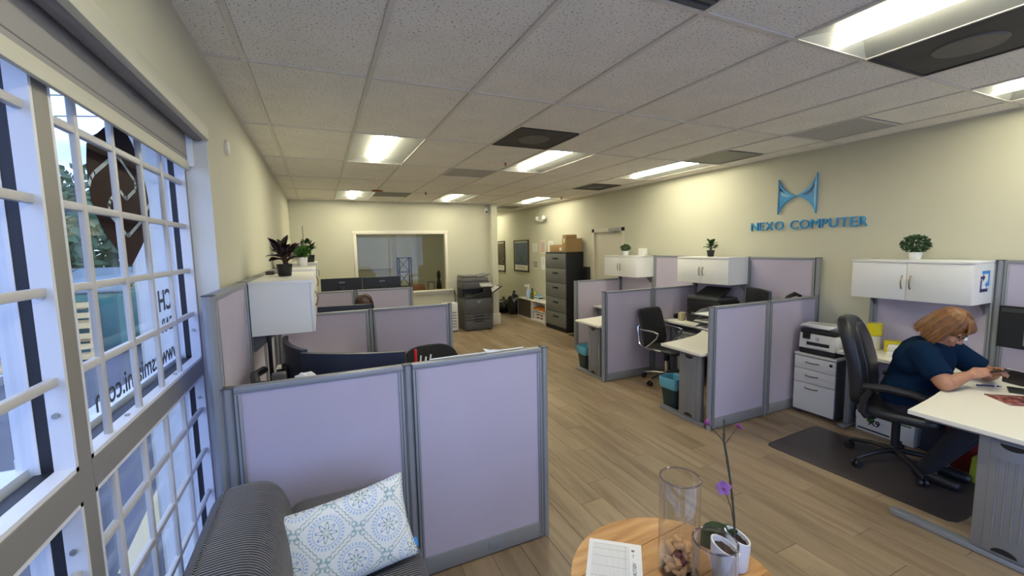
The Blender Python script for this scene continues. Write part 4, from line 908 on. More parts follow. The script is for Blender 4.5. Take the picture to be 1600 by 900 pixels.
# desk telephone
t = thing('desk_phone', 'black desk telephone at the right edge of the desk', 'telephone', (4.40, 1.15, ZD))
Mp = Matrix.Translation((4.47, 1.10, ZD)) @ Matrix.Rotation(math.radians(75), 4, 'Z')
B().hexa([(-.10, -.11, 0), (.10, -.11, 0), (.10, .10, 0), (-.10, .10, 0), (-.10, -.11, .03), (.10, -.11, .03), (.10, .10, .10), (-.10, .10, .10)], .006, Mp).obj('phone_base', 'black', t)
B().hexa([(-.02, .0, .068), (.085, .0, .068), (.085, .085, .094), (-.02, .085, .094), (-.02, .0, .073), (.085, .0, .073), (.085, .085, .103), (-.02, .085, .103)], 0, Mp).obj('display', 'white', t, 0)
b = B(); b.tube([Mp @ Vector(p) for p in ((-.07, -.10, .06), (-.07, -.07, .085), (-.07, 0, .105), (-.07, .07, .125), (-.07, .10, .12))], [.024, .020, .016, .020, .024], 10); b.obj('handset', 'black', t)
b = B()
for i in range(3):
    for j in range(4): b.box(-.01+i*.03, -.095+j*.022, .032+j*.0065, .012+i*.03, -.08+j*.022, .042+j*.0065, 0, Mp)
b.obj('keypad', 'mon_grey', t, 0)
tag(B().box(-.07, -.16, 0, .07, .16, .012, .003, Matrix.Translation((4.24, .98, ZD)) @ Matrix.Rotation(math.radians(20), 4, 'Z')).obj('folder', 'black'), 'black folder lying on the desk before the telephone', 'folder')
tag(B().box(-.10, -.14, 0, .10, .14, .006, .001, Matrix.Translation((3.98, 1.00, ZD)) @ Matrix.Rotation(math.radians(50), 4, 'Z')).obj('magazine', 'mag'), 'dark red magazine on the near end of the desk', 'magazine')
t = thing('pen', 'dark blue pen lying on the desk by the woman', 'pen', (4.19, 1.20, ZD))
B().cyl((4.13, 1.262, ZD+.006), (4.215, 1.185, ZD+.006), .0055, n=8).obj('barrel', 'navy', t); B().cyl((4.20, 1.198, ZD+.006), (4.206, 1.193, ZD+.006), .006, n=8).obj('pen_band', 'white', t); B().cyl((4.215, 1.185, ZD+.006), (4.23, 1.172, ZD+.005), .005, .0015, n=8).obj('tip', 'navy', t)
tag(pad(3.53, .80, ZD+.018, .032, .05, .018, .8, .7).obj('computer_mouse', 'black'), 'black computer mouse at the right edge of the desk', 'mouse')
# ------------------------------------------------------------------ paper boxes and bags under the desk
def paperbox(label, x, y, z, rz):
    t = thing('paper_box', label, 'box', (x, y, z), rz, 'copy paper boxes under the desk'); loc, rot = t.location.copy(), t.rotation_euler.copy(); t.location = (0, 0, 0); t.rotation_euler = (0, 0, 0)
    B().box(0, -.22, 0, .30, .22, .175, .002).obj('carton', 'box_white', t); B().box(-.004, -.223, .12, .304, .223, .18, .002).obj('lid', 'box_white', t)
    B().box(-.0048, -.20, .163, -.0042, .20, .176).obj('green_stripe', 'green_ink', t, 0)
    B().box(-.0048, -.05, .02, -.0002, .20, .032).obj('dark_stripe', 'dark_ink', t, 0)
    B().lathe([(.001, 0), (.032, 0), (.032, .0012), (.001, .0012)], n=20, M=Matrix.Translation((-.0042, .10, .125)) @ Matrix.Rotation(-math.pi/2, 4, 'Y')).obj('green_patch', 'green_ink', t)
    text('X9', .075, 'dark_ink', t, (-.0062, .07, .10), (0, -1, 0), (0, 0, 1), .001, .002)
    t.location = loc; t.rotation_euler = rot; return t
paperbox('white copy paper box marked X9 on the floor under the desk', 4.50, 1.93, 0.0, math.radians(-4))
t = thing('carrier_bag', 'dark red carrier bag under the desk', 'bag', (4.5, 1.36, 0))
B().hexa([(4.36, 1.25, 0), (4.66, 1.25, 0), (4.66, 1.46, 0), (4.36, 1.46, 0), (4.34, 1.23, .40), (4.68, 1.23, .40), (4.68, 1.48, .42), (4.34, 1.48, .42)], .012).obj('bag_body', 'red_bag', t); B().tube([(4.35, 1.29, .40), (4.35, 1.31, .49), (4.35, 1.40, .49), (4.35, 1.42, .40)], .007, 6).obj('handle', 'red_bag', t)
tag(B().hexa([(4.20, 1.15, 0), (4.33, 1.15, 0), (4.33, 1.29, 0), (4.20, 1.29, 0), (4.215, 1.16, .16), (4.315, 1.16, .16), (4.315, 1.28, .19), (4.215, 1.28, .19)], .01).obj('snack_bag', 'lime'), 'yellow green bag on the floor before the red bag', 'bag')
tag(B().hexa([(4.50, 1.50, 0), (4.76, 1.50, 0), (4.76, 1.68, 0), (4.50, 1.68, 0), (4.51, 1.51, .36), (4.75, 1.51, .36), (4.75, 1.67, .40), (4.51, 1.67, .40)], .012).obj('carrier_bag', 'dark_blue'), 'dark blue bag between the paper box and the red bag', 'bag')
# chair mat
P = [(3.46, 2.20), (3.56, 2.31), (4.36, 2.345), (4.36, 1.10), (3.62, 1.09), (3.48, 1.16)]
tag(B().prism([(3.452, 2.24), (3.46, 2.285), (3.50, 2.31), (4.20, 2.345), (4.235, 2.33), (4.245, 1.20), (4.235, 1.12), (3.60, 1.095), (3.52, 1.105), (3.485, 1.14)], .001, .0035, 'z').obj('chair_mat', 'floor_mat'), 'dark translucent chair mat under the woman\'s chair', 'mat')
tag(B().prism([(4.42, 7.06), (4.80, 7.10), (4.84, 6.34), (4.40, 6.33)], .001, .008, 'z').obj('door_mat', 'black_matte'), 'black floor mat before the filing cabinet', 'mat')
# ------------------------------------------------------------------ second right cubicle: printer, trays, headset
t = thing('printer', 'large black office printer in the second right cubicle', 'printer', (4.60, 3.86, ZD))
B().box(4.42, 3.62, ZD, 4.80, 4.10, ZD+.10, .01).obj('base', 'black', t); B().box(4.44, 3.60, ZD+.10, 4.80, 4.12, ZD+.30, .015).obj('body', 'black', t); B().box(4.42, 3.62, ZD+.30, 4.78, 4.10, ZD+.345, .01).obj('scanner_lid', 'mon_grey', t)
B().hexa([(4.50, 3.66, ZD+.35), (4.60, 3.66, ZD+.35), (4.60, 4.06, ZD+.35), (4.50, 4.06, ZD+.35), (4.72, 3.68, ZD+.46), (4.73, 3.68, ZD+.46), (4.73, 4.04, ZD+.46), (4.72, 4.04, ZD+.46)]).obj('feeder_tray', 'black', t)
B().box(4.415, 3.70, ZD+.10, 4.435, 4.02, ZD+.13).obj('paper_slot', 'steel_dark', t, 0); B().box(4.436, 3.63, ZD+.235, 4.440, 3.70, ZD+.25).obj('status_label', 'white', t, 0)
tag(B().box(4.36, 4.135, ZD, 4.45, 4.19, ZD+.11, .004).obj('small_carton', 'beige_card'), 'small beige carton beside the black printer', 'box')
t = thing('headset', 'black headset lying on the second right desk', 'headset', (4.48, 4.25, ZD))
for q in (-.05, .05): B().lathe([(.022, -.014), (.036, -.012), (.036, .012), (.022, .014)], n=16, M=Matrix.Translation((4.44, 4.25+q, ZD+.036)) @ Matrix.Rotation(math.pi/2, 4, 'X')).obj('ear_cup', 'black', t)
B().tube([(4.44, 4.20, ZD+.05), (4.48, 4.205, ZD+.07), (4.52, 4.25, ZD+.075), (4.48, 4.295, ZD+.07), (4.44, 4.30, ZD+.05)], .007, 8).obj('headband', 'black', t)
t = thing('paper_tray', 'three-tier grey letter tray on the second right desk', 'letter tray', (4.22, 3.58, ZD), 0)
for k in range(3):
    z = ZD+.005+k*.085
    def trayf(u, v, z=z): 
        s_ = (u-.5)*2; return (4.09+.26*v, 3.58+.115*s_, z+.012*0 + .06*max(0, abs(s_)-.75)/.25)
    b = B(); b.box(4.10, 3.47, z, 4.36, 3.70, z+.004)
    for yy in (3.47, 3.70):
        pr_ = [(4.10, z)] + [(4.10+.26*q/8, z+.06*math.sin(math.pi*.5*min(1, q/6))) for q in range(9)] + [(4.36, z)]
        b.prism(pr_, yy-.002, yy+.002, 'y')
    b.obj('tray', 'steel', t, 0); B().box(4.115, 3.478, z+.005, 4.35, 3.692, z+.012).obj('paper', 'paper', t, 0)
for yy in (3.462, 3.708): B().box(4.33, yy-.004, ZD, 4.35, yy+.004, ZD+.18).obj('upright', 'steel', t, 0)
tag(B().tube([(4.55, 2.95, 1.02), (4.66, 2.92, 1.16), (4.74, 2.90, 1.19), (4.80, 2.88, 1.17), (4.82, 2.87, .95), (4.81, 2.86, .737)], [.018, .022, .024, .02, .016, .014], 8).obj('cable_bundle', 'black'), 'black cable bundle over the partition in the second right cubicle', 'cable')
# ------------------------------------------------------------------ waste bins with blue liners
def bin_(label, x, y):
    t = thing('waste_bin', label, 'waste bin', (x, y, 0), 0, 'waste bins with blue liners'); h = .33
    def rect(hx, hy, r=.03, n=5):
        P = []
        for sx, sy, a0 in ((1, 1, 0), (-1, 1, 90), (-1, -1, 180), (1, -1, 270)):
            for i in range(n+1): a = math.radians(a0+90*i/n); P.append((sx*(hx-r)+r*math.cos(a), sy*(hy-r)+r*math.sin(a)))
        return P
    def loft(lv):
        b = B(); R_ = [[b.bm.verts.new((x+p[0], y+p[1], z)) for p in rect(hx, hy)] for hx, hy, z in lv]
        for p, q in zip(R_, R_[1:]): b.bridge(p, q)
        return b, R_
    b, R_ = loft([(.075, .09, .001), (.10, .115, h*.75)]); b.bm.faces.new(R_[0][::-1]); b.obj('bin_body', 'bin', t)
    b, R_ = loft([(.104, .119, h*.66), (.108, .123, h*.70), (.110, .125, h*.98), (.106, .121, h), (.098, .113, h*.97), (.065, .08, .05)])
    for v in b.bm.verts: v.co += Vector((random.uniform(-.003, .003), random.uniform(-.003, .003), random.uniform(-.006, .006)))
    b.bm.faces.new(R_[-1]); b.obj('blue_liner', 'blue_bag', t, 50)
bin_('waste bin with blue liner beside the second right desk leg', 3.43, 3.33)
bin_('waste bin with blue liner beside the furthest right desk leg', 3.44, 4.99)
# ------------------------------------------------------------------ plants on the cabinets
def potted(name, label, x, y, z, r0, r1, h, pm_):
    t = thing(name, label, 'plant', (x, y, z), 0, 'potted plants on the cabinets')
    B().lathe([(r0*.9, z), (r0, z+.006), (r1, z+h), (r1-.004, z+h), (r1-.008, z+h-.012)], x, y, 24, True, False).obj('pot', pm_, t, 50)
    B().lathe([(.001, z+h-.010), (r1-.006, z+h-.012)], x, y, 20, True, False).obj('soil', 'soil', t); return t
def leafmesh(L, W_, m, cup=.25):
    b = B(); b.grid(lambda u, v: (L*u, W_*(v-.5)*math.sin(math.pi*min(.985, .05+.93*u))**.9, cup*L*(u-u*u*1.3) - .5*W_*(v-.5)**2*0), 5, 2)
    bmesh.ops.solidify(b.bm, geom=b.bm.faces[:], thickness=.0006)
    me = bpy.data.meshes.new('leaf'); b.bm.to_mesh(me); b.bm.free(); me.materials.append(MATS[m])
    for p in me.polygons: p.use_smooth = True
    return me
ZK = 1.249+.34
def leafplant(t, base, n, L, W_, m, spread, up, seed, cup=.3, stemm='stem', hstem=.06):
    R_ = random.Random(seed); me = leafmesh(L, W_, m, cup); base = Vector(base) - t.location
    sb = B()
    for k in range(n):
        a = R_.uniform(0, 6.28); el = R_.uniform(.1, 1.25); rad = R_.uniform(.15, 1)*spread; hh = hstem*(.35+.65*R_.random())*(.6+.8*el/1.25)
        p = base + Vector((math.cos(a)*rad*.6, math.sin(a)*rad*.6, hh)); o = bpy.data.objects.new('leaf', me); COL.objects.link(o); o.parent = t; o.location = p
        o.rotation_euler = (R_.uniform(-.4, .4), -el*up+.15, a+R_.uniform(-.3, .3)); s_ = R_.uniform(.65, 1.1); o.scale = (s_, s_, s_)
        sb.tube([base+Vector((math.cos(a)*.004, math.sin(a)*.004, -.01)), base+Vector((math.cos(a)*rad*.3, math.sin(a)*rad*.3, hh*.6)), p], .0014, 5)
    sb.bm.transform(Matrix.Translation(t.location)); sb.obj('stems', stemm, t)
def foliage(t, base, n, L, W_, m, rx, rz_, seed):
    R_ = random.Random(seed); b = B(); base = Vector(base)
    for k in range(n):
        d = Vector((R_.gauss(0, 1), R_.gauss(0, 1), R_.gauss(0, 1))).normalized()*R_.uniform(.3, 1)**.5; c = base + Vector((d.x*rx, d.y*rx, rz_*(.95+d.z)))
        e = Vector((d.x+R_.uniform(-.5, .5), d.y+R_.uniform(-.5, .5), d.z*.6+R_.uniform(-.2, .7))).normalized(); s_ = e.orthogonal().normalized()*(W_/2); s_ = Matrix.Rotation(R_.uniform(0, 6), 3, e) @ s_; l = L*R_.uniform(.7, 1.2)
        v = [b.bm.verts.new(c-e*l*.5), b.bm.verts.new(c+s_), b.bm.verts.new(c+e*l*.5+Vector((0, 0, -.15*l))), b.bm.verts.new(c-s_)]; b.bm.faces.new(v)
    for k in range(14):
        a = R_.uniform(0, 6.28); rr_ = R_.uniform(.2, .8)*rx; b.tube([base+Vector((0, 0, -.012)), base+Vector((math.cos(a)*rr_*.5, math.sin(a)*rr_*.5, rz_*.7)), base+Vector((math.cos(a)*rr_, math.sin(a)*rr_, rz_*1.3))], .0012, 4)
    o = b.obj('foliage', m, t, 0, flip=False); o['kind'] = 'stuff'
t = potted('potted_plant', 'bushy green plant in a white pot above the seated woman', 4.66, 1.86, ZK, .038, .046, .065, 'pot_white'); foliage(t, (4.66, 1.86, ZK+.06), 620, .030, .017, 'leaf_dark', .10, .080, 1)
t = potted('potted_plant', 'small leafy plant in a black pot on the middle right cabinet', 4.70, 3.98, ZK, .038, .05, .085, 'pot_black'); leafplant(t, (4.70, 3.98, ZK+.08), 34, .075, .042, 'leaf_bright', .08, .9, 5, .3, 'stem', .10)
t = potted('potted_plant', 'small green plant in a white pot on the cabinet by the door', 4.68, 5.66, ZK, .042, .052, .075, 'pot_white'); foliage(t, (4.68, 5.66, ZK+.07), 460, .034, .014, 'leaf', .085, .06, 3)
t = potted('potted_plant', 'purple-leaved plant in a black pot on the nearest left cabinet', -.245, 3.60, 1.584, .045, .055, .09, 'pot_black'); leafplant(t, (-.245, 3.60, 1.672), 40, .125, .055, 'leaf_purple', .08, 1.0, 8, .35, 'stem_brown', .10)
t = potted('potted_plant', 'green plant in a white pot on the second left cabinet', -.20, 5.9, 1.584, .055, .065, .11, 'pot_white'); foliage(t, (-.20, 5.9, 1.69), 300, .06, .03, 'leaf_bright', .10, .08, 9)
B().tube([(-.18, 5.9, 1.69), (-.17, 5.9, 1.85), (-.175, 5.9, 2.08)], .004, 6).obj('tall_stem', 'stem', t)
t = potted('potted_plant', 'green plant in a dark pot on the furthest left cabinet', -.14, 7.75, 1.584, .055, .07, .12, 'pot_black'); leafplant(t, (-.14, 7.75, 1.70), 26, .13, .07, 'leaf', .12, .9, 12, .3, 'stem', .15)
t = thing('wine_bottle', 'dark wine bottle standing behind the green plants on the left', 'bottle', (-.20, 6.15, 1.584))
B().lathe([(.034, 1.584), (.037, 1.59), (.037, 1.77), (.03, 1.80), (.014, 1.83), (.013, 1.89), (.015, 1.90)], -.20, 6.15, 20).obj('bottle_body', 'green_bottle', t); B().lathe([(.0155, 1.86), (.0155, 1.902)], -.20, 6.15, 16).obj('foil', 'black', t); B().lathe([(.0375, 1.63), (.0375, 1.73)], -.20, 6.15, 20, False, False).obj('bottle_label', 'lime', t)
t = thing('photo_frame', 'dark picture frame leaning on the left wall above the cabinets', 'picture frame', (-.36, 5.3, 1.584)); Mf = Matrix.Translation((-.33, 5.35, 1.586)) @ Matrix.Rotation(math.radians(8), 4, 'Z') @ Matrix.Rotation(math.radians(-14), 4, 'Y')
b = B()
for q in ((-.01, -.15, 0, .01, .15, .03), (-.01, -.15, .27, .01, .15, .30), (-.01, -.15, .03, .01, -.12, .27), (-.01, .12, .03, .01, .15, .27)): b.box(*q, .002, Mf)
b.obj('frame', 'black_frame', t); B().box(-.006, -.12, .03, .0, .12, .27, 0, Mf).obj('picture', 'mount', t, 0)
t = thing('power_adapter', 'small dark adapter with a cable on the nearest left cabinet', 'adapter', (-.36, 3.9, 1.584)); B().box(-.40, 3.86, 1.584, -.34, 3.98, 1.612, .004).obj('adapter_body', 'brown_dark', t); B().tube([(-.35, 3.88, 1.60), (-.30, 3.80, 1.595), (-.26, 3.72, 1.592), (-.22, 3.74, 1.590)], .004, 6).obj('adapter_cable', 'black', t)
t = thing('router', 'small white box-shaped router on the cabinet by the door', 'router', (4.70, 5.27, ZK)); B().box(4.67, 5.20, ZK, 4.74, 5.34, ZK+.115, .01).obj('router_body', 'white_plastic', t); B().box(4.66, 5.16, ZK, 4.75, 5.38, ZK+.012, .004).obj('router_foot', 'white_plastic', t)
# ------------------------------------------------------------------ blue wall sign
SX = XR-.0005
t = thing('wall_sign', 'blue wall sign reading NEXO COMPUTER under an hourglass emblem', 'sign', (XR, 2.95, 1.9))
# emblem: two curved blades meeting in the middle (y runs to the left in the picture)
yl, yr_, zt, zb, zm, ym = 3.222, 2.808, 2.497, 2.062, 2.272, 3.018
def arc(p, c, q, n=12): return bez(p, c, q, n)
def blade(side):
    ye = yl if side == 'l' else yr_
    up = arc((ye, zt if side == 'r' else zt-.02), (ye+(ym-ye)*.22, zm+.055), (ym, zm+.004)); dn = arc((ym, zm-.004), (ye+(ym-ye)*.22, zm-.055), (ye, zb if side == 'r' else zb+.015))
    return up + dn
for sd in ('l', 'r'):
    P = blade(sd); o = B().prism(P, SX-.022, SX-.004, 'x').obj('emblem_blade', 'sign_mid', t, 20)
    ye = yl if sd == 'l' else yr_; w_ = .035 if sd == 'l' else -.0
    e2 = ye + (ym-ye)*.09
    f1 = [(ye, zt-.03), (e2, zm+.09), (e2, zm-.09), (ye, zb+.03)]
    B().prism(f1, SX-.0245, SX-.022, 'x').obj('edge_facet', 'sign_deep' if sd == 'l' else 'sign_light', o, 0)
    f2 = [(ye+(ym-ye)*.03, zt-.10)] + [(a+(ym-ye)*.01, c-.012) for a, c in bez((ye+(ym-ye)*.05, zt-.12), (ye+(ym-ye)*.27, zm+.06), (ye+(ym-ye)*.72, zm+.016), 8)] + [(ye+(ym-ye)*.5, zm-.004), (ye+(ym-ye)*.22, zm+.02)]
    B().prism(f2, SX-.0240, SX-.022, 'x').obj('upper_facet', 'sign_light' if sd == 'l' else 'sign_deep', o, 0)
    B().box(SX-.004, ye+(ym-ye)*.1-.01, zm-.01, SX+.0005, ye+(ym-ye)*.1+.01, zm+.01).obj('standoff', 'screw', o)
def letters(s, y_left, y_right, zc, size, sx):
    W_ = []
    for ch_ in s:
        if ch_ == ' ': W_.append((0, .045)); continue
        me = text_mesh(ch_, size, .012, .001, 'LEFT', sx); xs_ = [v.co.x for v in me.vertices]; W_.append((min(xs_), max(xs_)-min(xs_))); bpy.data.meshes.remove(me)
    gap = (y_left-y_right-sum(w_ for _, w_ in W_))/(len(s)-1); x = 0
    for ch_, (l_, w_) in zip(s, W_):
        if ch_ != ' ': text(ch_, size, 'sign_mid', t, (SX-.010, y_left-x+l_, zc), (0, -1, 0), (0, 0, 1), .016, 0, 'letter', 'LEFT', sx)
        x += w_+gap
letters('NEXO COMPUTER', 3.552, 2.330, 1.947, .142, .98)
# ------------------------------------------------------------------ door in the right wall
t = thing('door_1', 'cream office door with lever handle and closer', 'door', (XR, (DY0+DY1)/2, 0)); t['kind'] = 'structure'
B().box(XR+.025, DY0+.02, .005, XR+.065, DY1-.02, DZ-.02, .002).obj('leaf', 'door', t)
for q in ((DY0-.05, 0, DY0+.02, DZ+.05), (DY1-.02, 0, DY1+.05, DZ+.05)): B().box(XR-.015, q[0], q[1], XR+.03, q[2], q[3], .004).obj('door_frame', 'door', t)
B().box(XR-.015, DY0-.05, DZ-.02, XR+.03, DY1+.05, DZ+.05, .004).obj('door_frame', 'door', t)
B().cyl((XR+.03, DY1-.09, 1.02), (XR-.03, DY1-.09, 1.02), .028).obj('rosette', 'screw', t); B().tube([(XR-.035, DY1-.09, 1.02), (XR-.045, DY1-.13, 1.02), (XR-.045, DY1-.21, 1.02)], .010, 8).obj('lever', 'screw', t)
c_ = B().box(XR-.06, DY0+.08, DZ-.02, XR-.01, DY0+.34, DZ+.05, .006).obj('closer', 'speaker_grey', t); B().tube([(XR-.06, DY0+.2, DZ-.03), (XR-.13, DY0+.42, DZ-.035), (XR-.03, DY0+.56, DZ-.03)], .010, 6).obj('closer_arm', 'speaker_grey', c_)
# ------------------------------------------------------------------ filing cabinet with boxes
FX0, FX1, FY0, FY1, FZ = 4.47, 4.885, 7.205, 8.05, 1.645
t = thing('filing_cabinet', 'tall filing cabinet with grey drawers and black sides', 'filing cabinet', ((FX0+FX1)/2, (FY0+FY1)/2, 0))
B().box(FX0+.012, FY0, 0, FX1, FY1, FZ, .003).obj('case', 'file_black', t); B().box(FX0+.002, FY0+.002, 0, FX0+.014, FY1-.002, .085).obj('plinth', 'file_black', t)
dh = (FZ-.03-.09)/5
for k in range(5):
    z = .09+k*dh; d = B().box(FX0-.008, FY0+.012, z+.004, FX0+.012, FY1-.012, z+dh-.006, .003).obj('drawer', 'file_grey', t)
    B().box(FX0-.012, (FY0+FY1)/2-.12, z+dh*.60, FX0-.006, (FY0+FY1)/2+.10, z+dh*.72, .002).obj('pull', 'file_black', d)
B().cyl((FX0-.008, FY1-.10, FZ-.12), (FX0-.013, FY1-.10, FZ-.12), .012).obj('lock', 'screw', t)
def carton(label, x0, y0, z0, x1, y1, z1, grp='cardboard boxes on the filing cabinet'):
    t = thing('cardboard_box', label, 'box', ((x0+x1)/2, (y0+y1)/2, z0), 0, grp); B().box(x0, y0, z0, x1, y1, z1, .003).obj('carton', 'card', t); B().box(x0-.001, (y0+y1)/2-.025, z1-.08, x1+.001, (y0+y1)/2+.025, z1+.001).obj('tape', 'tape_white', t, 0) if z1-z0 > .2 else None
    return t
t = carton('low flat cardboard box at the rear of the filing cabinet', 4.50, 7.40, FZ, 4.85, 7.90, FZ+.15); B().box(4.498, 7.42, FZ+.03, 4.50, 7.50, FZ+.09).obj('shipping_label', 'paper', t, 0)
carton('large cardboard box on the near end of the filing cabinet', 4.49, 7.22, FZ, 4.87, 7.39, FZ+.27); carton('small cardboard box on top of the large one', 4.50, 7.225, FZ+.272, 4.74, 7.385, FZ+.345)
tag(B().box(4.86, 6.98, .01, 4.895, 7.17, 1.34, .004).obj('leaning_board', 'file_black'), 'narrow black board standing between filing cabinet and door', 'board')
# ------------------------------------------------------------------ low cabinet and what stands on it
LX, LY0, LY1, LZ = 4.60, 8.32, 9.78, .478
t = thing('low_cabinet', 'low white cabinet with dark door and open shelves by the bin bags', 'cabinet', (4.74, 9.05, 0))
B().box(LX, LY0, LZ-.022, 4.885, LY1, LZ, .002).obj('top_panel', 'laminate', t); B().box(LX+.005, LY0, .0, 4.885, LY1, .03).obj('bottom_panel', 'cab_white', t, 0)
for yy in (LY0, 9.02, LY1-.018): B().box(LX+.002, yy, .0, 4.885, yy+.018, LZ-.022).obj('side_panel', 'cab_white', t, 0)
B().box(4.87, LY0, .0, 4.885, LY1, LZ-.02).obj('back_panel', 'cab_white', t, 0); B().box(LX+.002, 9.042, .03, LX+.02, LY1-.02, LZ-.026).obj('door', 'brown_dark', t); B().box(LX+.01, LY0+.018, .24, 4.87, 9.02, .258).obj('shelf', 'cab_white', t, 0)
t = thing('paper_carton', 'white printed carton on the lower shelf of the low cabinet', 'box', (4.74, 8.66, .03)); B().box(4.64, 8.42, .031, 4.85, 8.95, .215, .003).obj('carton', 'box_white', t)
for k in range(4): B().box(4.638, 8.50+(k % 2)*.18, .07+(k//2)*.07, 4.64, 8.63+(k % 2)*.18, .10+(k//2)*.07).obj('red_print', 'red_bag', t, 0)
tag(B().hexa([(4.63, 8.40, .259), (4.84, 8.40, .259), (4.84, 8.98, .259), (4.63, 8.98, .259), (4.62, 8.38, .29), (4.83, 8.42, .30), (4.83, 8.95, .33), (4.62, 8.99, .29)], .004).obj('envelope_pile', 'orange'), 'pile of orange envelopes on the shelf of the low cabinet', 'envelopes')
def flask(name, label, x, y, prof, m, cap, capm):
    t = thing(name, label, 'bottle', (x, y, LZ), 0, 'bottles on the low cabinet'); B().lathe([(r, LZ+z) for r, z in prof], x, y, 18).obj('bottle_body', m, t); z1 = prof[-1][1]; B().lathe([(cap, LZ+z1), (cap, LZ+z1+.05), (cap*.6, LZ+z1+.07)], x, y, 14).obj('cap', capm, t); return t
t = flask('spray_bottle', 'blue and white spray bottle on the low cabinet', 4.70, 9.36, [(.055, 0), (.06, .01), (.06, .17), (.03, .24), (.02, .27)], 'bottle_label', .022, 'white'); B().box(4.60, 9.34, LZ+.30, 4.73, 9.38, LZ+.35, .006).obj('trigger_head', 'white', t)
flask('soap_bottle', 'dark green bottle beside the spray bottle', 4.72, 9.19, [(.04, 0), (.045, .01), (.045, .15), (.02, .20)], 'green_bottle', .018, 'black')
flask('spray_bottle', 'small yellow bottle behind the spray bottle', 4.78, 9.52, [(.035, 0), (.04, .01), (.04, .08), (.015, .12)], 'yellow', .015, 'yellow')
flask('soap_bottle', 'small amber bottle between the green bottle and the wipes', 4.72, 9.06, [(.035, 0), (.038, .01), (.038, .10), (.02, .13)], 'amber', .02, 'yellow')
t = thing('tissue_box', 'blue and white tissue box on the low cabinet', 'tissue box', (4.71, 8.83, LZ)); B().box(4.65, 8.72, LZ+.001, 4.77, 8.95, LZ+.10, .004).obj('carton', 'white', t); B().box(4.648, 8.72, LZ+.05, 4.772, 8.952, LZ+.085).obj('blue_band', 'tissue_blue', t, 0); pad(4.71, 8.83, LZ+.12, .045, .06, .03, .8, .8).obj('tissue', 'tissue_blue', t, 60)
tag(B().box(4.70, 8.36, LZ+.001, 4.78, 8.42, LZ+.20, .006).obj('black_speaker', 'black'), 'small black upright box next to the filing cabinet', 'speaker')
def bag(label, x, y, rx, ry, h, seed):
    R_ = random.Random(seed); b = B(); bmesh.ops.create_icosphere(b.bm, subdivisions=4, radius=1)
    from mathutils import noise as nz_
    for v in b.bm.verts:
        d = v.co.normalized(); q = 1+.16*nz_.noise(d*3+Vector((seed, 0, 0)))+.07*nz_.noise(d*9); z = d.z*q
        v.co = Vector((x+d.x*rx*q, y+d.y*ry*q, max(0.002, h*.46+z*h*.5)))
    b.tube([(x, y, h*.9), (x+.01, y, h*1.0), (x+.03, y+.02, h*1.08)], [.05, .025, .045], 10); t_ = b.obj('garbage_bag', 'bag_black', None, 60); tag(t_, label, 'garbage bag', 'black garbage bags')
bag('tall full black garbage bag against the low cabinet', 4.60, 10.02, .20, .18, .56, 2); bag('flatter black garbage bag further back in the hallway', 4.50, 10.52, .26, .24, .36, 5)
# ------------------------------------------------------------------ pictures and papers on the right wall
def picture(name, label, y0, y1, z0, z1, art, fw=.035, split=True, grp=None, cat='picture'):
    t = thing(name, label, cat, (XR, (y0+y1)/2, z0), 0, grp); b = B(); x0, x1 = XR-.025, XR-.001
    b.box(x0, y0, z0, x1, y0+fw, z1); b.box(x0, y1-fw, z0, x1, y1, z1); b.box(x0, y0+fw, z0, x1, y1-fw, z0+fw); b.box(x0, y0+fw, z1-fw, x1, y1-fw, z1); b.obj('frame', 'black_frame', t, 0)
    B().box(XR-.012, y0+fw, z0+fw, XR-.002, y1-fw, z1-fw).obj('mount', 'mount', t, 0); zs = z0+fw+(z1-z0)*.17 if split else z0+fw+.03
    B().box(XR-.014, y0+fw+.03, zs, XR-.012, y1-fw-.03, z1-fw-.03).obj('print', art, t, 0)
    if split:
        b = B()
        for k in range(2): b.box(XR-.0128, y0+.2, zs-.05-k*.035, XR-.0118, y1-.2, zs-.04-k*.035)
        b.obj('caption', 'logo_grey', t, 0)
picture('framed_poster', 'black framed poster with a dark blue picture in the hallway', 9.68, 10.57, 1.11, 1.945, 'art_blue', grp='framed posters'); picture('framed_poster', 'black framed poster half hidden by the pilaster', 11.20, 12.0, 1.05, 1.945, 'art_dark', grp='framed posters')
for nm, lb_, y0, y1, z0, z1, m in (('wall_notice', 'small certificate on the wall, upper left of the notices', 9.20, 9.46, 1.63, 1.85, 'paper'), ('wall_notice', 'pink printed notice between the certificates', 8.81, 9.05, 1.60, 1.905, 'pink_print'), ('wall_notice', 'white notice sheet nearest the filing cabinet', 8.44, 8.68, 1.60, 1.90, 'paper'), ('wall_notice', 'small dark photo print below the certificate', 9.18, 9.47, 1.22, 1.435, 'grey_print'), ('wall_notice', 'pale notice sheet below the pink one', 8.80, 9.03, 1.20, 1.52, 'paper')):
    t = thing(nm, lb_, 'notice', (XR, (y0+y1)/2, z0), 0, 'notices on the hallway wall'); B().box(XR-.006, y0, z0, XR-.001, y1, z1).obj('sheet', 'mount', t, 0); B().box(XR-.008, y0+.025, z0+.025, XR-.006, y1-.025, z1-.025).obj('print', m if m != 'paper' else 'paper', t, 0)
    b = B()
    for k in range(5): b.box(XR-.0085, y0+.05, z1-.06-k*.03, XR-.008, y1-.05-(k % 2)*.03, z1-.052-k*.03)
    b.obj('print_lines', 'logo_grey', t, 0)
t = thing('emergency_light', 'white emergency light with two round lamps high on the right wall', 'emergency light', (XR, 8.9, 2.4)); B().box(XR-.06, 8.78, 2.35, XR-.001, 9.02, 2.42, .01).obj('housing', 'white_plastic', t)
for yy in (8.74, 9.04): B().ball((XR-.08, yy, 2.43), (.05, .06, .06), 10).obj('lamp_head', 'white_plastic', t)
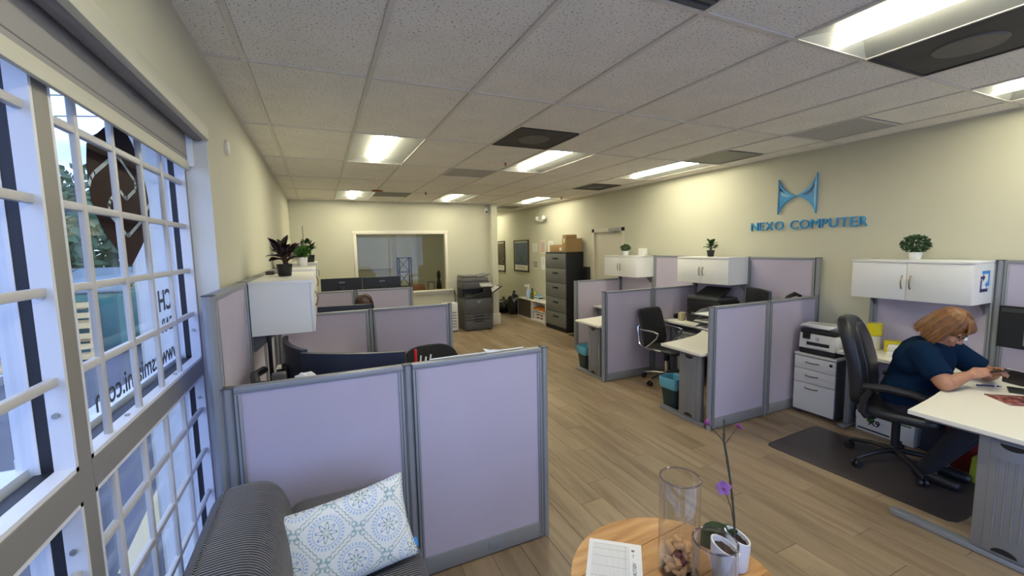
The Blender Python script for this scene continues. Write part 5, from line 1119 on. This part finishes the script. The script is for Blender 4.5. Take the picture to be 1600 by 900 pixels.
t = thing('security_camera', 'small white security camera beside the pilaster under the ceiling', 'camera', (3.46, YB-.05, 2.57)); B().box(3.44, YB-.03, 2.56, 3.52, YB-.001, 2.66, .004).obj('bracket', 'white_plastic', t); B().cyl((3.48, YB-.02, 2.58), (3.45, YB-.12, 2.56), .03).obj('camera_body', 'white_plastic', t); B().cyl((3.45, YB-.12, 2.56), (3.448, YB-.128, 2.558), .022).obj('camera_lens', 'black', t)
# ------------------------------------------------------------------ copier
t = thing('copier', 'large dark grey floor-standing copier by the pilaster', 'copier', (3.03, 8.62, 0)); x0, x1, y0, y1 = 2.735, 3.335, 8.40, 8.955
B().box(x0, y0, .02, x1, y1, .685, .006).obj('cabinet_body', 'copier_dark', t); B().box(x0+.02, y0+.03, 0, x1-.02, y1-.02, .02).obj('plinth', 'black', t)
for k, (a, c) in enumerate(((.04, .22), (.225, .285), (.29, .35), (.355, .67))): 
    d = B().box(x0+.008, y0-.008, a, x1-.008, y0+.002, c-.004, .003).obj('drawer_front' if k < 3 else 'front_cover', 'copier_dark', t)
    if k in (1, 2): B().box(x0+.19, y0-.012, a+.015, x1-.19, y0-.006, c-.02, .004).obj('grip', 'black', d)
B().box(x0+.19, y0-.012, .185, x1-.19, y0-.006, .21, .003).obj('grip', 'black', t)
B().hexa([(x0, y0, .685), (x1, y0, .685), (x1, y1, .685), (x0, y1, .685), (x0, y0+.03, .74), (x1, y0+.0, .86), (x1, y1, .86), (x0, y1, .74)]).obj('output_bay', 'black', t, 0)
B().box(x1-.19, y0+.02, .74, x1, y1, .92, .006).obj('side_column', 'black', t); B().box(x0, y0+.18, .74, x1-.18, y1, .90).obj('bay_back', 'black', t, 0); B().hexa([(x0+.02, y0+.01, .745), (x1-.2, y0+.01, .745), (x1-.2, y0+.3, .80), (x0+.02, y0+.3, .80), (x0+.02, y0+.01, .755), (x1-.2, y0+.01, .755), (x1-.2, y0+.3, .81), (x0+.02, y0+.3, .81)]).obj('output_tray', 'copier_dark', t, 0)
B().box(x0-.005, y0+.02, .90, x1-.04, y1, 1.05, .008).obj('scanner', 'copier_dark', t); B().hexa([(x1-.27, y0-.09, .94), (x1-.01, y0-.09, .94), (x1-.01, y0+.03, .94), (x1-.27, y0+.03, .94), (x1-.27, y0-.08, .96), (x1-.01, y0-.08, .96), (x1-.01, y0+.03, 1.02), (x1-.27, y0+.03, 1.02)], .004).obj('control_panel', 'copier_light', t)
B().box(x0, y0+.03, 1.055, x1-.06, y1, 1.13, .012).obj('feeder_cover', 'copier_grey', t); B().box(x0+.0, y0+.04, 1.13, x0+.30, y1-.02, 1.185, .012).obj('feeder_head', 'copier_grey', t); B().hexa([(x0+.3, y0+.06, 1.14), (x1-.1, y0+.06, 1.15), (x1-.1, y1-.04, 1.15), (x0+.3, y1-.04, 1.14), (x0+.3, y0+.06, 1.15), (x1+.02, y0+.06, 1.20), (x1+.02, y1-.04, 1.20), (x0+.3, y1-.04, 1.15)]).obj('feeder_tray', 'copier_grey', t, 0)
B().hexa([(x1, y0+.05, .76), (x1+.02, y0+.05, .76), (x1+.02, y0+.35, .76), (x1, y0+.35, .76), (x1+.26, y0+.05, .92), (x1+.27, y0+.05, .91), (x1+.27, y0+.35, .91), (x1+.26, y0+.35, .92)]).obj('bypass_tray', 'black', t, 0); B().hexa([(x1+.05, y0+.08, .795), (x1+.22, y0+.08, .905), (x1+.22, y0+.32, .905), (x1+.05, y0+.32, .795), (x1+.05, y0+.08, .802), (x1+.22, y0+.08, .912), (x1+.22, y0+.32, .912), (x1+.05, y0+.32, .802)]).obj('paper', 'paper', t, 0)
B().box(x1-.13, y0+.010, .745, x1-.05, y0+.018, .80).obj('white_label', 'paper', t, 0); B().box(x0+.25, y0-.010, .625, x0+.36, y0-.0085, .638).obj('logo_strip', 'logo_grey', t, 0); B().box(x0+.28, y0-.010, .595, x0+.325, y0-.0085, .61).obj('logo_strip', 'logo_grey', t, 0)
b = B(); b.tube([(2.70, 8.93, .35), (2.66, 8.90, .55), (2.64, 8.93, .30), (2.62, 8.95, .10), (2.70, 8.90, .02)], .008, 6); b.tube([(2.72, 8.90, .60), (2.66, 8.93, .85), (2.70, 8.95, .30), (2.62, 8.93, .25)], .007, 6); tag(b.obj('extension_cord', 'black'), 'tangle of dark cords on the left of the copier', 'cord')
t = thing('air_purifier', 'narrow white air purifier behind the end of the second partition', 'air purifier', (2.44, 8.58, 0)); B().box(2.28, 8.50, .02, 2.60, 8.68, .62, .02).obj('housing', 'white_plastic', t); B().box(2.30, 8.51, 0, 2.58, 8.67, .03).obj('foot', 'black', t)
for k in range(6): B().box(2.32, 8.497, .10+k*.06, 2.56, 8.501, .13+k*.06).obj('grille_slot', 'speaker_grey', t, 0)
# ------------------------------------------------------------------ glazed opening in the back wall and the room behind
t = thing('window_5', 'interior window in the back wall', 'window', ((BWx0+BWx1)/2, YB, BWz0)); t['kind'] = 'structure'
for q in ((BWx0-.07, BWz1, BWx1+.07, BWz1+.07), (BWx0-.06, BWz0, BWx0, BWz1), (BWx1, BWz0, BWx1+.06, BWz1)): B().box(q[0], YB-.02, q[1], q[2], YB+.02, q[3], .005).obj('window_frame', 'trim', t)
B().box(BWx0-.14, YB-.07, BWz0-.03, BWx1+.14, YB+.02, BWz0, .006).obj('window_sill', 'trim', t); B().box(BWx0-.06, YB-.02, BWz0-.09, BWx1+.06, YB, BWz0-.03, .004).obj('apron', 'trim', t)
B().box(BWx0, YB+.05, BWz0, BWx1, YB+.056, BWz1).obj('pane', 'pane_int', t, 0)
t = thing('window_6', 'blinds-covered window of the rear room', 'window', (1.33, YE, 1.25)); t['kind'] = 'structure'
B().box(.80, YE+.04, 1.25, 1.86, YE+.046, 2.15).obj('pane', 'pane', t, 0)
for k in range(44): B().box(.80, -.0008, -.0125, 1.86, .0008, .0125, 0, Matrix.Translation((0, YE-.024, 1.262+k*.0203)) @ Matrix.Rotation(math.radians(7), 4, 'X')).obj('slat', 'blind_white', t, 0)
B().box(.78, YE-.05, 2.13, 1.88, YE-.001, 2.18, .004).obj('head_rail', 'blind_white', t); B().box(.80, YE-.04, 1.225, 1.86, YE-.012, 1.25, .004).obj('bottom_rail', 'blind_white', t)
t = thing('door_2', 'glass door of the rear room with a round sticker', 'door', (2.31, YE, 0)); t['kind'] = 'structure'
for q in ((2.02, .1, 2.09, 2.25), (2.53, .1, 2.60, 2.25), (2.09, 2.15, 2.53, 2.25), (2.09, .1, 2.53, .35), (2.09, 1.0, 2.53, 1.06)): B().box(q[0], YE+.01, q[1], q[2], YE+.06, q[3]).obj('door_frame', 'cab_white', t, 0)
B().box(2.09, YE+.03, .35, 2.53, YE+.034, 2.15).obj('pane', 'blind_white', t, 0); B().lathe([(.001, 0), (.12, 0), (.12, .004), (.001, .004)], n=24, M=Matrix.Translation((2.31, YE+.03, 1.72)) @ Matrix.Rotation(math.pi/2, 4, 'X')).obj('round_sticker', 'tape_white', t)
t = thing('metal_shelf', 'slim black metal shelf tower with crossed braces behind the interior window', 'shelf', (1.79, 10.0, 0))
for xx in (1.655, 1.925):
    for yy in (9.87, 10.13): B().box(xx-.012, yy-.012, 0, xx+.012, yy+.012, 1.58).obj('post', 'black', t, 0)
for z in (.2, .55, .9, 1.24, 1.57): B().box(1.645, 9.86, z-.012, 1.935, 10.14, z+.004).obj('shelf_board', 'black', t, 0)
for z0_, z1_ in ((.9, 1.24), (1.24, 1.57)): B().cyl((1.655, 10.13, z0_), (1.925, 10.13, z1_), .008, n=6).obj('brace', 'black', t); B().cyl((1.925, 10.13, z0_), (1.655, 10.13, z1_), .008, n=6).obj('brace', 'black', t)
t = thing('visitor_chair', 'brown visitor chair behind the interior window', 'chair', (2.0, 9.48, 0)); pad(2.0, 9.48, .45, .22, .22, .04).obj('seat', 'rust', t, 60); pad(2.0, 9.69, .74, .20, .03, .22, .5, .6).obj('backrest', 'rust', t, 60)
for sx in (-1, 1):
    for sy in (-1, 1): B().cyl((2.02+sx*.18, 9.48+sy*.18, 0), (2.02+sx*.17, 9.48+sy*.17, .43), .014).obj('leg', 'black', t)
t = thing('console_table', 'table with dark ornaments behind the interior window', 'table', (2.55, 10.4, 0)); B().box(2.25, 10.2, .72, 2.95, 10.6, .75, .003).obj('tabletop', 'rust', t)
for xx in (2.28, 2.92):
    for yy in (10.23, 10.57): B().box(xx-.02, yy-.02, 0, xx+.02, yy+.02, .72).obj('leg', 'rust', t, 0)
t = thing('photo_frame', 'small black open frame on the table behind the interior window', 'picture frame', (2.47, 10.3, .75)); b = B(); b.box(2.40, 10.29, .75, 2.415, 10.31, .95); b.box(2.545, 10.29, .75, 2.56, 10.31, .95); b.box(2.40, 10.29, .935, 2.56, 10.31, .95); b.box(2.40, 10.29, .75, 2.56, 10.31, .765); b.obj('frame', 'black', t, 0); B().box(2.415, 10.305, .765, 2.545, 10.309, .935).obj('picture', 'mount', t, 0)
b = B(); b.lathe([(.05, .75), (.07, .80), (.05, .95), (.03, 1.0), (.05, 1.08), (.045, 1.15), (.02, 1.22)], 2.70, 10.38, 16); tag(b.obj('statuette', 'black'), 'dark statuette at the right side of the interior window', 'statuette')
# ------------------------------------------------------------------ outside
tag(B().box(-60, -30, -.25, WX, 60, -.15).obj('parking_lot', 'asphalt'), 'grey asphalt parking lot outside the windows', 'parking lot')['kind'] = 'structure'
tag(B().box(-60, 11.5, -.15, -3, 60, -.13).obj('lawn', 'grass', smooth=0), 'strip of lawn beyond the dumpster', 'lawn')['kind'] = 'structure'
tag(B().prism([(-1.22, 3.15), (-1.10, 3.15), (-1.40, 6.2), (-1.52, 6.2)], -.15, -.146, 'z').obj('parking_stripe', 'stripe'), 'long yellow parking stripe seen through the lower window', 'parking stripe', 'parking stripes')
tag(B().prism([(-1.02, 3.22), (-.88, 3.22), (-.88, 3.30), (-1.02, 3.30)], -.15, -.146, 'z').obj('parking_stripe', 'stripe'), 'short yellow paint mark near the building wall', 'parking stripe', 'parking stripes')
tag(B().box(-4.6, .5, -.15, -4.45, 9, -.02).obj('kerb', 'concrete'), 'grey concrete kerb across the parking lot', 'kerb')
t = thing('dumpster', 'green steel dumpster behind wooden pallets in the parking lot', 'dumpster', (-4.7, 11.3, -.15))
B().hexa([(-5.9, 10.5, -.10), (-3.55, 10.5, -.10), (-3.55, 12.0, -.10), (-5.9, 12.0, -.10), (-6.0, 10.4, 1.05), (-3.45, 10.4, 1.05), (-3.45, 12.1, 1.05), (-6.0, 12.1, 1.05)], .02).obj('steel_body', 'dumpster', t)
for k in range(6): B().box(-5.8+k*.45, 10.34, .0, -5.72+k*.45, 10.46, 1.0).obj('rib', 'dumpster', t, 0)
for k in range(2): B().hexa([(-6.0+k*1.28, 10.38, 1.06), (-4.76+k*1.28, 10.38, 1.06), (-4.76+k*1.28, 12.1, 1.45), (-6.0+k*1.28, 12.1, 1.45), (-6.0+k*1.28, 10.38, 1.10), (-4.76+k*1.28, 10.38, 1.10), (-4.76+k*1.28, 12.1, 1.50), (-6.0+k*1.28, 12.1, 1.50)], .01).obj('lid', 'dumpster_lid', t)
for xx in (-5.5, -4.0): B().cyl((xx, 10.7, -.09), (xx+.05, 10.7, -.09), .06).obj('wheel', 'black', t)
def pallet(label, x, y, rz, lean, z=-.15):
    t = thing('pallet', label, 'pallet', (x, y, z), rz, 'wooden pallets by the dumpster')
    M = Matrix.Translation((x, y, z)) @ Matrix.Rotation(rz, 4, 'Z') @ Matrix.Rotation(lean, 4, 'X')
    for k in range(6): B().box(-.55, -.012, .02+k*.19, .55, .012, .12+k*.19, 0, M).obj('slat', 'pallet', t, 0)
    for xx in (-.5, 0, .5): B().box(xx-.04, .012, 0, xx+.04, .10, 1.1, 0, M).obj('bearer', 'pallet', t, 0)
    for k in range(4): B().box(-.55, .10, .05+k*.30, .55, .122, .15+k*.30, 0, M).obj('slat', 'pallet', t, 0)
pallet('wooden pallet leaning upright against the dumpster', -4.40, 10.12, .03, -.14); pallet('second wooden pallet leaning on the dumpster, further left', -5.75, 9.98, -.05, -.10); pallet('wooden pallet lying flat on the asphalt by the dumpster', -4.9, 9.70, .1, -1.53, -.10)
def tree(label, x, y, h, r, seed, n=7000):
    R_ = random.Random(seed); t = thing('tree', label, 'tree', (x, y, -.15), 0, 'trees beyond the parking lot')
    B().tube([(x, y, -.15), (x+.1, y, h*.35), (x-.1, y+.1, h*.7)], [.22, .16, .08], 8).obj('trunk', 'bark', t)
    b = B(); cl = [(Vector((R_.uniform(-1, 1)*r*.8, R_.uniform(-1, 1)*r*.8, h*R_.uniform(.14, .95))), R_.uniform(.40, .65)*r) for k in range(22)]
    for k in range(n):
        c, q = R_.choice(cl); d = Vector((R_.gauss(0, 1), R_.gauss(0, 1), R_.gauss(0, .8))).normalized()*q*R_.uniform(.6, 1)
        p = Vector((x, y, -.15))+c+d; e = Vector((R_.gauss(0, 1), R_.gauss(0, 1), R_.gauss(0, 1))).normalized(); s_ = e.orthogonal().normalized(); l = R_.uniform(.10, .20)
        b.bm.faces.new([b.bm.verts.new(p-e*l), b.bm.verts.new(p+s_*l*.6), b.bm.verts.new(p+e*l), b.bm.verts.new(p-s_*l*.6)])
    o = b.obj('crown', 'tree_leaf', t, 0, flip=False); o['kind'] = 'stuff'
k = 0
for x, y, h, r, lb_ in ((-7.5, 17, 4.0, 1.9, 'green tree right behind the dumpster'), (-10.8, 21.5, 4.6, 2.0, 'green tree left of the dumpster seen through the window'), (-14.5, 18, 4.6, 2.2, 'wide green tree further left in the row'), (-4.6, 22, 4.4, 2.0, 'green tree far behind close to the building wall'), (-20, 17, 5, 2.3, 'green tree at the far left of the row'), (-9.2, 13.8, 2.6, 1.4, 'low green tree close behind the left end of the dumpster'), (-6.6, 26, 6.0, 2.4, 'tall green tree at the back of the row')):
    tree(lb_, x, y, h, r, 20+k); k += 1
for k in range(3): tag(B().tube([(-30, 30, 8.4+k*.9), (-15, 27, 7.8+k*.9), (-2, 24, 8.2+k*.9)], .025, 5).obj('power_line', 'black'), ['lowest of three overhead power lines in the sky', 'middle of three overhead power lines in the sky', 'highest of three overhead power lines in the sky'][k], 'power line', 'overhead power lines')
# ------------------------------------------------------------------ people
def hand(b, w, f, up, side, grip=.9, s=1.0):
    """palm and five fingers; w wrist, f forearm direction, up = back of hand, side = towards thumb"""
    w, f, up, side = Vector(w), Vector(f).normalized(), Vector(up).normalized(), Vector(side).normalized()
    for k in range(4):
        o = side*(.027-.018*k)*s; b.capsule(w+o*.7, w+f*.075*s+o, .014*s, .0125*s, 10, 3)
    for k, L in enumerate((.070, .078, .072, .056)):
        o = side*(.027-.018*k)*s; p = w+f*.080*s+o; d = f; a = grip*.55; q = p+(d*math.cos(a*.6)-up*math.sin(a*.6))*L*.45*s; r = q+(d*math.cos(a*1.5)-up*math.sin(a*1.5))*L*.32*s; e = r+(d*math.cos(a*2.3)-up*math.sin(a*2.3))*L*.25*s
        b.capsule(p, q, .0092*s, .0086*s, 8, 3); b.capsule(q, r, .0086*s, .008*s, 8, 3); b.capsule(r, e, .008*s, .007*s, 8, 3)
    p = w+f*.025*s+side*.026*s; q = p+(f*.7+side*.55-up*.35).normalized()*.035*s; r = q+(f*.9+side*.05-up*.3).normalized()*.030*s
    b.capsule(w+f*.01+side*.012, p, .015*s, .0135*s, 8, 3); b.capsule(p, q, .0125*s, .0105*s, 8, 3); b.capsule(q, r, .0105*s, .008*s, 8, 3)
def chain(b, pts, n=14):
    for (a, ra), (c, rc) in zip(pts, pts[1:]): b.capsule(a, c, ra, rc, n, 4)
def headparts(b, c, fw, up, s=1.0):
    """face features around head centre c, fw = facing, up = crown"""
    c, fw, up = Vector(c), Vector(fw).normalized(), Vector(up); up = (up-fw*up.dot(fw)).normalized(); sd = fw.cross(up)
    M = Matrix(((sd.x, fw.x, up.x), (sd.y, fw.y, up.y), (sd.z, fw.z, up.z))).to_4x4()
    P = lambda x, y, z: c + sd*x*s + fw*y*s + up*z*s
    b.ball(P(0, -.005, .03), (.074*s, .093*s, .092*s), 16, M); b.ball(P(0, .028, -.035), (.058*s, .062*s, .078*s), 14, M); b.ball(P(0, .062, -.088), (.026*s, .024*s, .020*s), 10, M)
    b.capsule(P(0, .086, .012), P(0, .104, -.028), .008*s, .014*s, 10, 3); b.ball(P(.012, .092, -.034), .010*s, 8); b.ball(P(-.012, .092, -.034), .010*s, 8)
    for q in (-1, 1): b.ball(P(q*.034, .070, -.03), (.022*s, .018*s, .022*s), 8, M); b.capsule(P(q*.048, .074, .030), P(q*.014, .088, .026), .008*s, .009*s, 8, 3); b.ball(P(q*.076, -.005, -.01), (.009*s, .018*s, .030*s), 8, M)
    b.capsule(P(-.020, .086, -.060), P(.020, .086, -.060), .0075*s, .0075*s, 8, 3); b.capsule(P(-.016, .084, -.071), P(.016, .084, -.071), .0075*s, .0075*s, 8, 3)
    return P, M
def features(t, P, M, s=1.0):
    for q in (-1, 1):
        B().ball(P(q*.031, .076, .008), (.012*s, .008*s, .008*s), 8, M).obj('eye', 'eye', t, 60); B().capsule(P(q*.050, .080, .036), P(q*.015, .093, .034), .0025*s, .004*s, 6, 2).obj('eyebrow', 'hair_brown', t, 60)
    B().capsule(P(-.019, .0925, -.065), P(.019, .0925, -.065), .005*s, .005*s, 8, 3).obj('lips', 'lips', t, 60)
# --- woman in navy at the right desk
SM = Vector((4.03, 0, 0))
pel = Vector((4.03, 1.58, .60)); waist = Vector((4.035, 1.555, .74)); chest = Vector((4.05, 1.515, .89)); neck0 = Vector((4.055, 1.475, 1.015)); hc = Vector((4.06, 1.41, 1.118))
shR, shL = Vector((3.885, 1.475, .955)), Vector((4.22, 1.465, .955)); elR, elL = Vector((3.81, 1.315, .785)), Vector((4.32, 1.27, .79)); wrR, wrL = Vector((4.00, 1.265, .828)), Vector((4.20, 1.195, .838))
b = B()
chain(b, [(pel, .15), (waist, .140), (chest, .150), (neck0, .070)]); b.capsule(pel+Vector((-.08, 0, 0)), pel+Vector((.08, 0, 0)), .135, .135, 16, 5); b.capsule(chest+Vector((-.09, 0, 0)), chest+Vector((.09, 0, 0)), .12, .12, 16, 5)
chain(b, [(neck0, .056), (hc+Vector((0, .01, -.03)), .052)])
for hip, kn, an, toe in ((Vector((3.94, 1.55, .57)), Vector((3.93, 1.19, .54)), Vector((3.95, 1.43, .10)), Vector((3.94, 1.27, .045))), (Vector((4.12, 1.55, .57)), Vector((4.13, 1.18, .54)), Vector((4.13, 1.44, .10)), Vector((4.14, 1.28, .045)))):
    chain(b, [(hip, .088), (kn, .060), (kn+(an-kn)*.4, .056), (an, .038)]); chain(b, [(an+Vector((0, .03, -.035)), .036), (toe, .028)])
for sh, el, wr in ((shR, elR, wrR), (shL, elL, wrL)):
    chain(b, [(chest+Vector((.08 if sh is shL else -.08, -.03, .05)), .08), (sh, .068), (el, .052)]); chain(b, [(el, .048), (el+(wr-el)*.35, .050), (wr, .029)])
hand(b, wrR, (.62, -.68, .38), (-.60, -.25, .75), (.35, .55, .75), 1.0, .95); hand(b, wrL, (-.62, -.60, .30), (.55, -.45, .7), (-.40, .45, .75), 1.0, .95)
fw = Vector((.06, -.80, -.60)); P, Mh = headparts(b, hc, fw, (0, -.45, .9), 1.04)
me = remesh(b, .0065, 4, .5); t = thing('person', 'woman in a navy shirt seated at the right desk looking at a phone', 'person', (4.03, 1.70, 0))
body = mesh_obj('body', me, 'skin', t, 0)
for p in me.polygons: p.use_smooth = True
features(t, P, Mh, 1.04)
# shirt: torso and short sleeves, a little proud of the body
b = B(); k_ = .014
chain(b, [(pel, .155+k_), (waist, .148+k_), (chest, .152+k_)], 18); b.capsule(pel+Vector((-.085, -.01, .02)), pel+Vector((.085, -.01, .02)), .14+k_, .14+k_, 18, 5); b.capsule(chest+Vector((-.10, .01, -.01)), chest+Vector((.10, .01, -.01)), .122+k_, .122+k_, 18, 5); b.capsule(chest, neck0+Vector((0, .02, -.03)), .13, .085, 16, 5)
b.capsule(waist+Vector((-.05, -.05, .02)), waist+Vector((.05, -.05, .02)), .125, .125, 16, 5)
for sh, el in ((shR, elR), (shL, elL)):
    sx = .08 if sh is shL else -.08
    b.capsule(chest+Vector((sx, -.02, .04)), sh, .10, .085, 16, 5); d = (el-sh); end = sh+d*.80
    b.capsule(sh, sh+d*.55, .088, .082, 16, 5); b.tube([sh+d*.3, end], [.084, .080], 18)
me = remesh(b, .008, 5, .5); sm_ = mesh_obj('shirt', me, 'shirt', t, 0)
for p in me.polygons: p.use_smooth = True
# trousers
b = B(); b.capsule(pel+Vector((-.09, -.02, -.06)), pel+Vector((.09, -.02, -.06)), .135, .135, 16, 5)
for hip, kn, an in ((Vector((3.94, 1.55, .57)), Vector((3.93, 1.19, .54)), Vector((3.95, 1.43, .085))), (Vector((4.12, 1.55, .57)), Vector((4.13, 1.18, .54)), Vector((4.13, 1.44, .085)))): chain(b, [(hip, .10), (kn, .074), (kn+(an-kn)*.4, .066), (an, .052)])
me = remesh(b, .010, 4); mesh_obj('trousers', me, 'trousers', t, 0)
for p in me.polygons: p.use_smooth = True
for an, toe in ((Vector((3.95, 1.43, .10)), Vector((3.94, 1.27, .045))), (Vector((4.13, 1.44, .10)), Vector((4.14, 1.28, .045)))):
    b = B(); chain(b, [(an+Vector((0, .035, -.05)), .044), (toe, .036)]); me = remesh(b, .008, 3); mesh_obj('shoe', me, 'black', t, 0)
    for p in me.polygons: p.use_smooth = True
# hair: cap plus locks flowing from the crown to a shoulder-length bob
def bob(t, P, M, m, s, locks, length, seed, drop, fringe=True):
    R_ = random.Random(seed); strands = []; b = B(); b.ball(P(0, -.016, .044), (.090*s, .104*s, .097*s), 16, M)
    for k in range(locks):
        a = math.radians(R_.uniform(62, 298)); el = R_.uniform(0, 1)
        # azimuth 0 = face; skip the face sector
        pts = []; L = length*R_.uniform(.82, 1.12); rk = R_.uniform(.97, 1.07)
        for i in range(7):
            u = i/6; th = u*1.75; rad = rk*.098*s*math.sin(min(th, 1.6))*(1.0+.10*u); z = .045+.100*math.cos(min(th, 1.62)) - max(0, u-.62)*L
            q = P(math.sin(a)*rad/s*.92, (math.cos(a)*rad/s-.018*(1-u)), z); q = q + Vector(drop)*max(0, u-.5)*2
            pts.append(q)
        strands.append(pts)
        r0 = R_.uniform(.009, .017)*s; b.tube(pts, [r0*.6, r0, r0*1.15, r0*1.2, r0*1.15, r0*.95, r0*.45], 7)
    for k in range(9 if fringe else 0):   # fringe swept to the side over the forehead
        x = -.055+.0135*k; b.tube([P(.01, .0, .128), P(x*.6, .055, .115), P(x*1.05, .092, .078), P(x*1.2-.006, .098, .050)], [.010*s, .012*s, .010*s, .005*s], 7)
    me = remesh(b, .0042, 1, .3); o = mesh_obj('hair', me, m, t, 0)
    for p in me.polygons: p.use_smooth = True
    cen = P(0, -.016, .03); b = B()
    for pts in strands:
        k = R_.uniform(1.04, 1.10); j = Vector((R_.uniform(-.008, .008), R_.uniform(-.008, .008), R_.uniform(-.004, .004)))
        b.tube([cen+(q-cen)*k+j*min(1, i/2) for i, q in enumerate(pts)], [.0016, .0030, .0034, .0034, .003, .0024, .0008], 5)
    b.obj('hair_strands', 'hair_light' if m == 'hair' else m, o, 60)
    return o
bob(t, P, Mh, 'hair', 1.04, 120, .20, 4, (0, .055, -.035))
# smartphone and bracelet, glasses
B().tube([wrR+(elR-wrR)*.12+Vector(q) for q in ((-.028, 0, .012), (-.012, -.012, .028), (.016, -.008, .026), (.028, .006, .004), (.012, .014, -.022), (-.016, .012, -.022))], .0025, 6, closed=True).obj('bracelet', 'chrome', t)
gl = B()
for q in (-1, 1): gl.tube([P(q*.033+.022*math.cos(a), .094, .006+.017*math.sin(a)) for a in [2*math.pi*i/16 for i in range(16)]], .0014, 5, closed=True); gl.tube([P(q*.056, .09, .010), P(q*.076, .03, .012), P(q*.078, -.01, .005)], .0014, 5)
gl.tube([P(-.011, .096, .010), P(.011, .096, .010)], .0014, 5); gl.obj('glasses', 'black', t)
ph = thing('smartphone', 'dark smartphone held in the woman\'s hands', 'smartphone', (4.10, 1.172, .855)); Mq = Matrix.Translation((4.10, 1.170, .863)) @ Matrix.Rotation(math.radians(-20), 4, 'Z') @ Matrix.Rotation(math.radians(-24), 4, 'X')
B().box(-.036, -.07, -.004, .036, .07, .004, .003, Mq).obj('phone_body', 'black', ph); B().box(-.033, -.066, .004, .033, .066, .0048, 0, Mq).obj('screen', 'screen_dark', ph)
# --- woman behind the monitor in the second left cubicle (only hair and forehead show)
b = B(); X, Y = .46, 5.40
chain(b, [((X, Y, .56), .14), ((X, Y+.02, .74), .13), ((X, Y+.02, .88), .13), ((X, Y-.01, 1.0), .06)], 12); b.capsule((X-.08, Y, .55), (X+.08, Y, .55), .13, .13, 12, 4); b.capsule((X-.10, Y+.02, .88), (X+.10, Y+.02, .88), .11, .11, 12, 4); chain(b, [((X, Y-.01, 1.0), .052), ((X, Y-.02, 1.08), .05)], 12)
for q in (-1, 1):
    chain(b, [((X+q*.17, Y+.02, .93), .065), ((X+q*.21, Y-.05, .74), .046)], 10); chain(b, [((X+q*.21, Y-.05, .74), .044), ((X+q*.12, Y-.27, .765), .027)], 10); hand(b, (X+q*.12, Y-.27, .765), (-q*.2, -1, -.05), (0, 0, 1), (-q, 0, 0), .4, .95)
    chain(b, [((X+q*.09, Y-.03, .54), .085), ((X+q*.10, Y-.42, .52), .06), ((X+q*.10, Y-.40, .09), .038)], 10); chain(b, [((X+q*.10, Y-.38, .05), .036), ((X+q*.10, Y-.55, .035), .028)], 10)
P2, M2 = headparts(b, (X, Y-.03, 1.075), (-.02, -.93, -.30), (0, -.2, 1), 1.0)
me = remesh(b, .009, 3, .5); t = thing('person', 'woman with brown hair hidden behind the monitor in the second left cubicle', 'person', (X, Y, 0)); mesh_obj('body', me, 'skin', t, 0)
for p in me.polygons: p.use_smooth = True
features(t, P2, M2)
b = B(); chain(b, [((X, Y, .56), .155), ((X, Y+.02, .74), .145), ((X, Y+.02, .88), .145)], 14); b.capsule((X-.08, Y, .55), (X+.08, Y, .55), .142, .142, 14, 4); b.capsule((X-.11, Y+.02, .88), (X+.11, Y+.02, .88), .122, .122, 14, 4)
for q in (-1, 1): chain(b, [((X+q*.16, Y+.02, .92), .082), ((X+q*.21, Y-.05, .74), .056)], 12); chain(b, [((X+q*.21, Y-.05, .74), .054), ((X+q*.14, Y-.22, .762), .040)], 12); chain(b, [((X+q*.09, Y-.03, .54), .095), ((X+q*.10, Y-.42, .52), .072), ((X+q*.10, Y-.40, .12), .05)], 12)
me = remesh(b, .012, 3); mesh_obj('clothes', me, 'trousers', t, 0)
for p in me.polygons: p.use_smooth = True
bob(t, P2, M2, 'hair_brown', 1.0, 90, .26, 9, (0, .02, -.06), False)
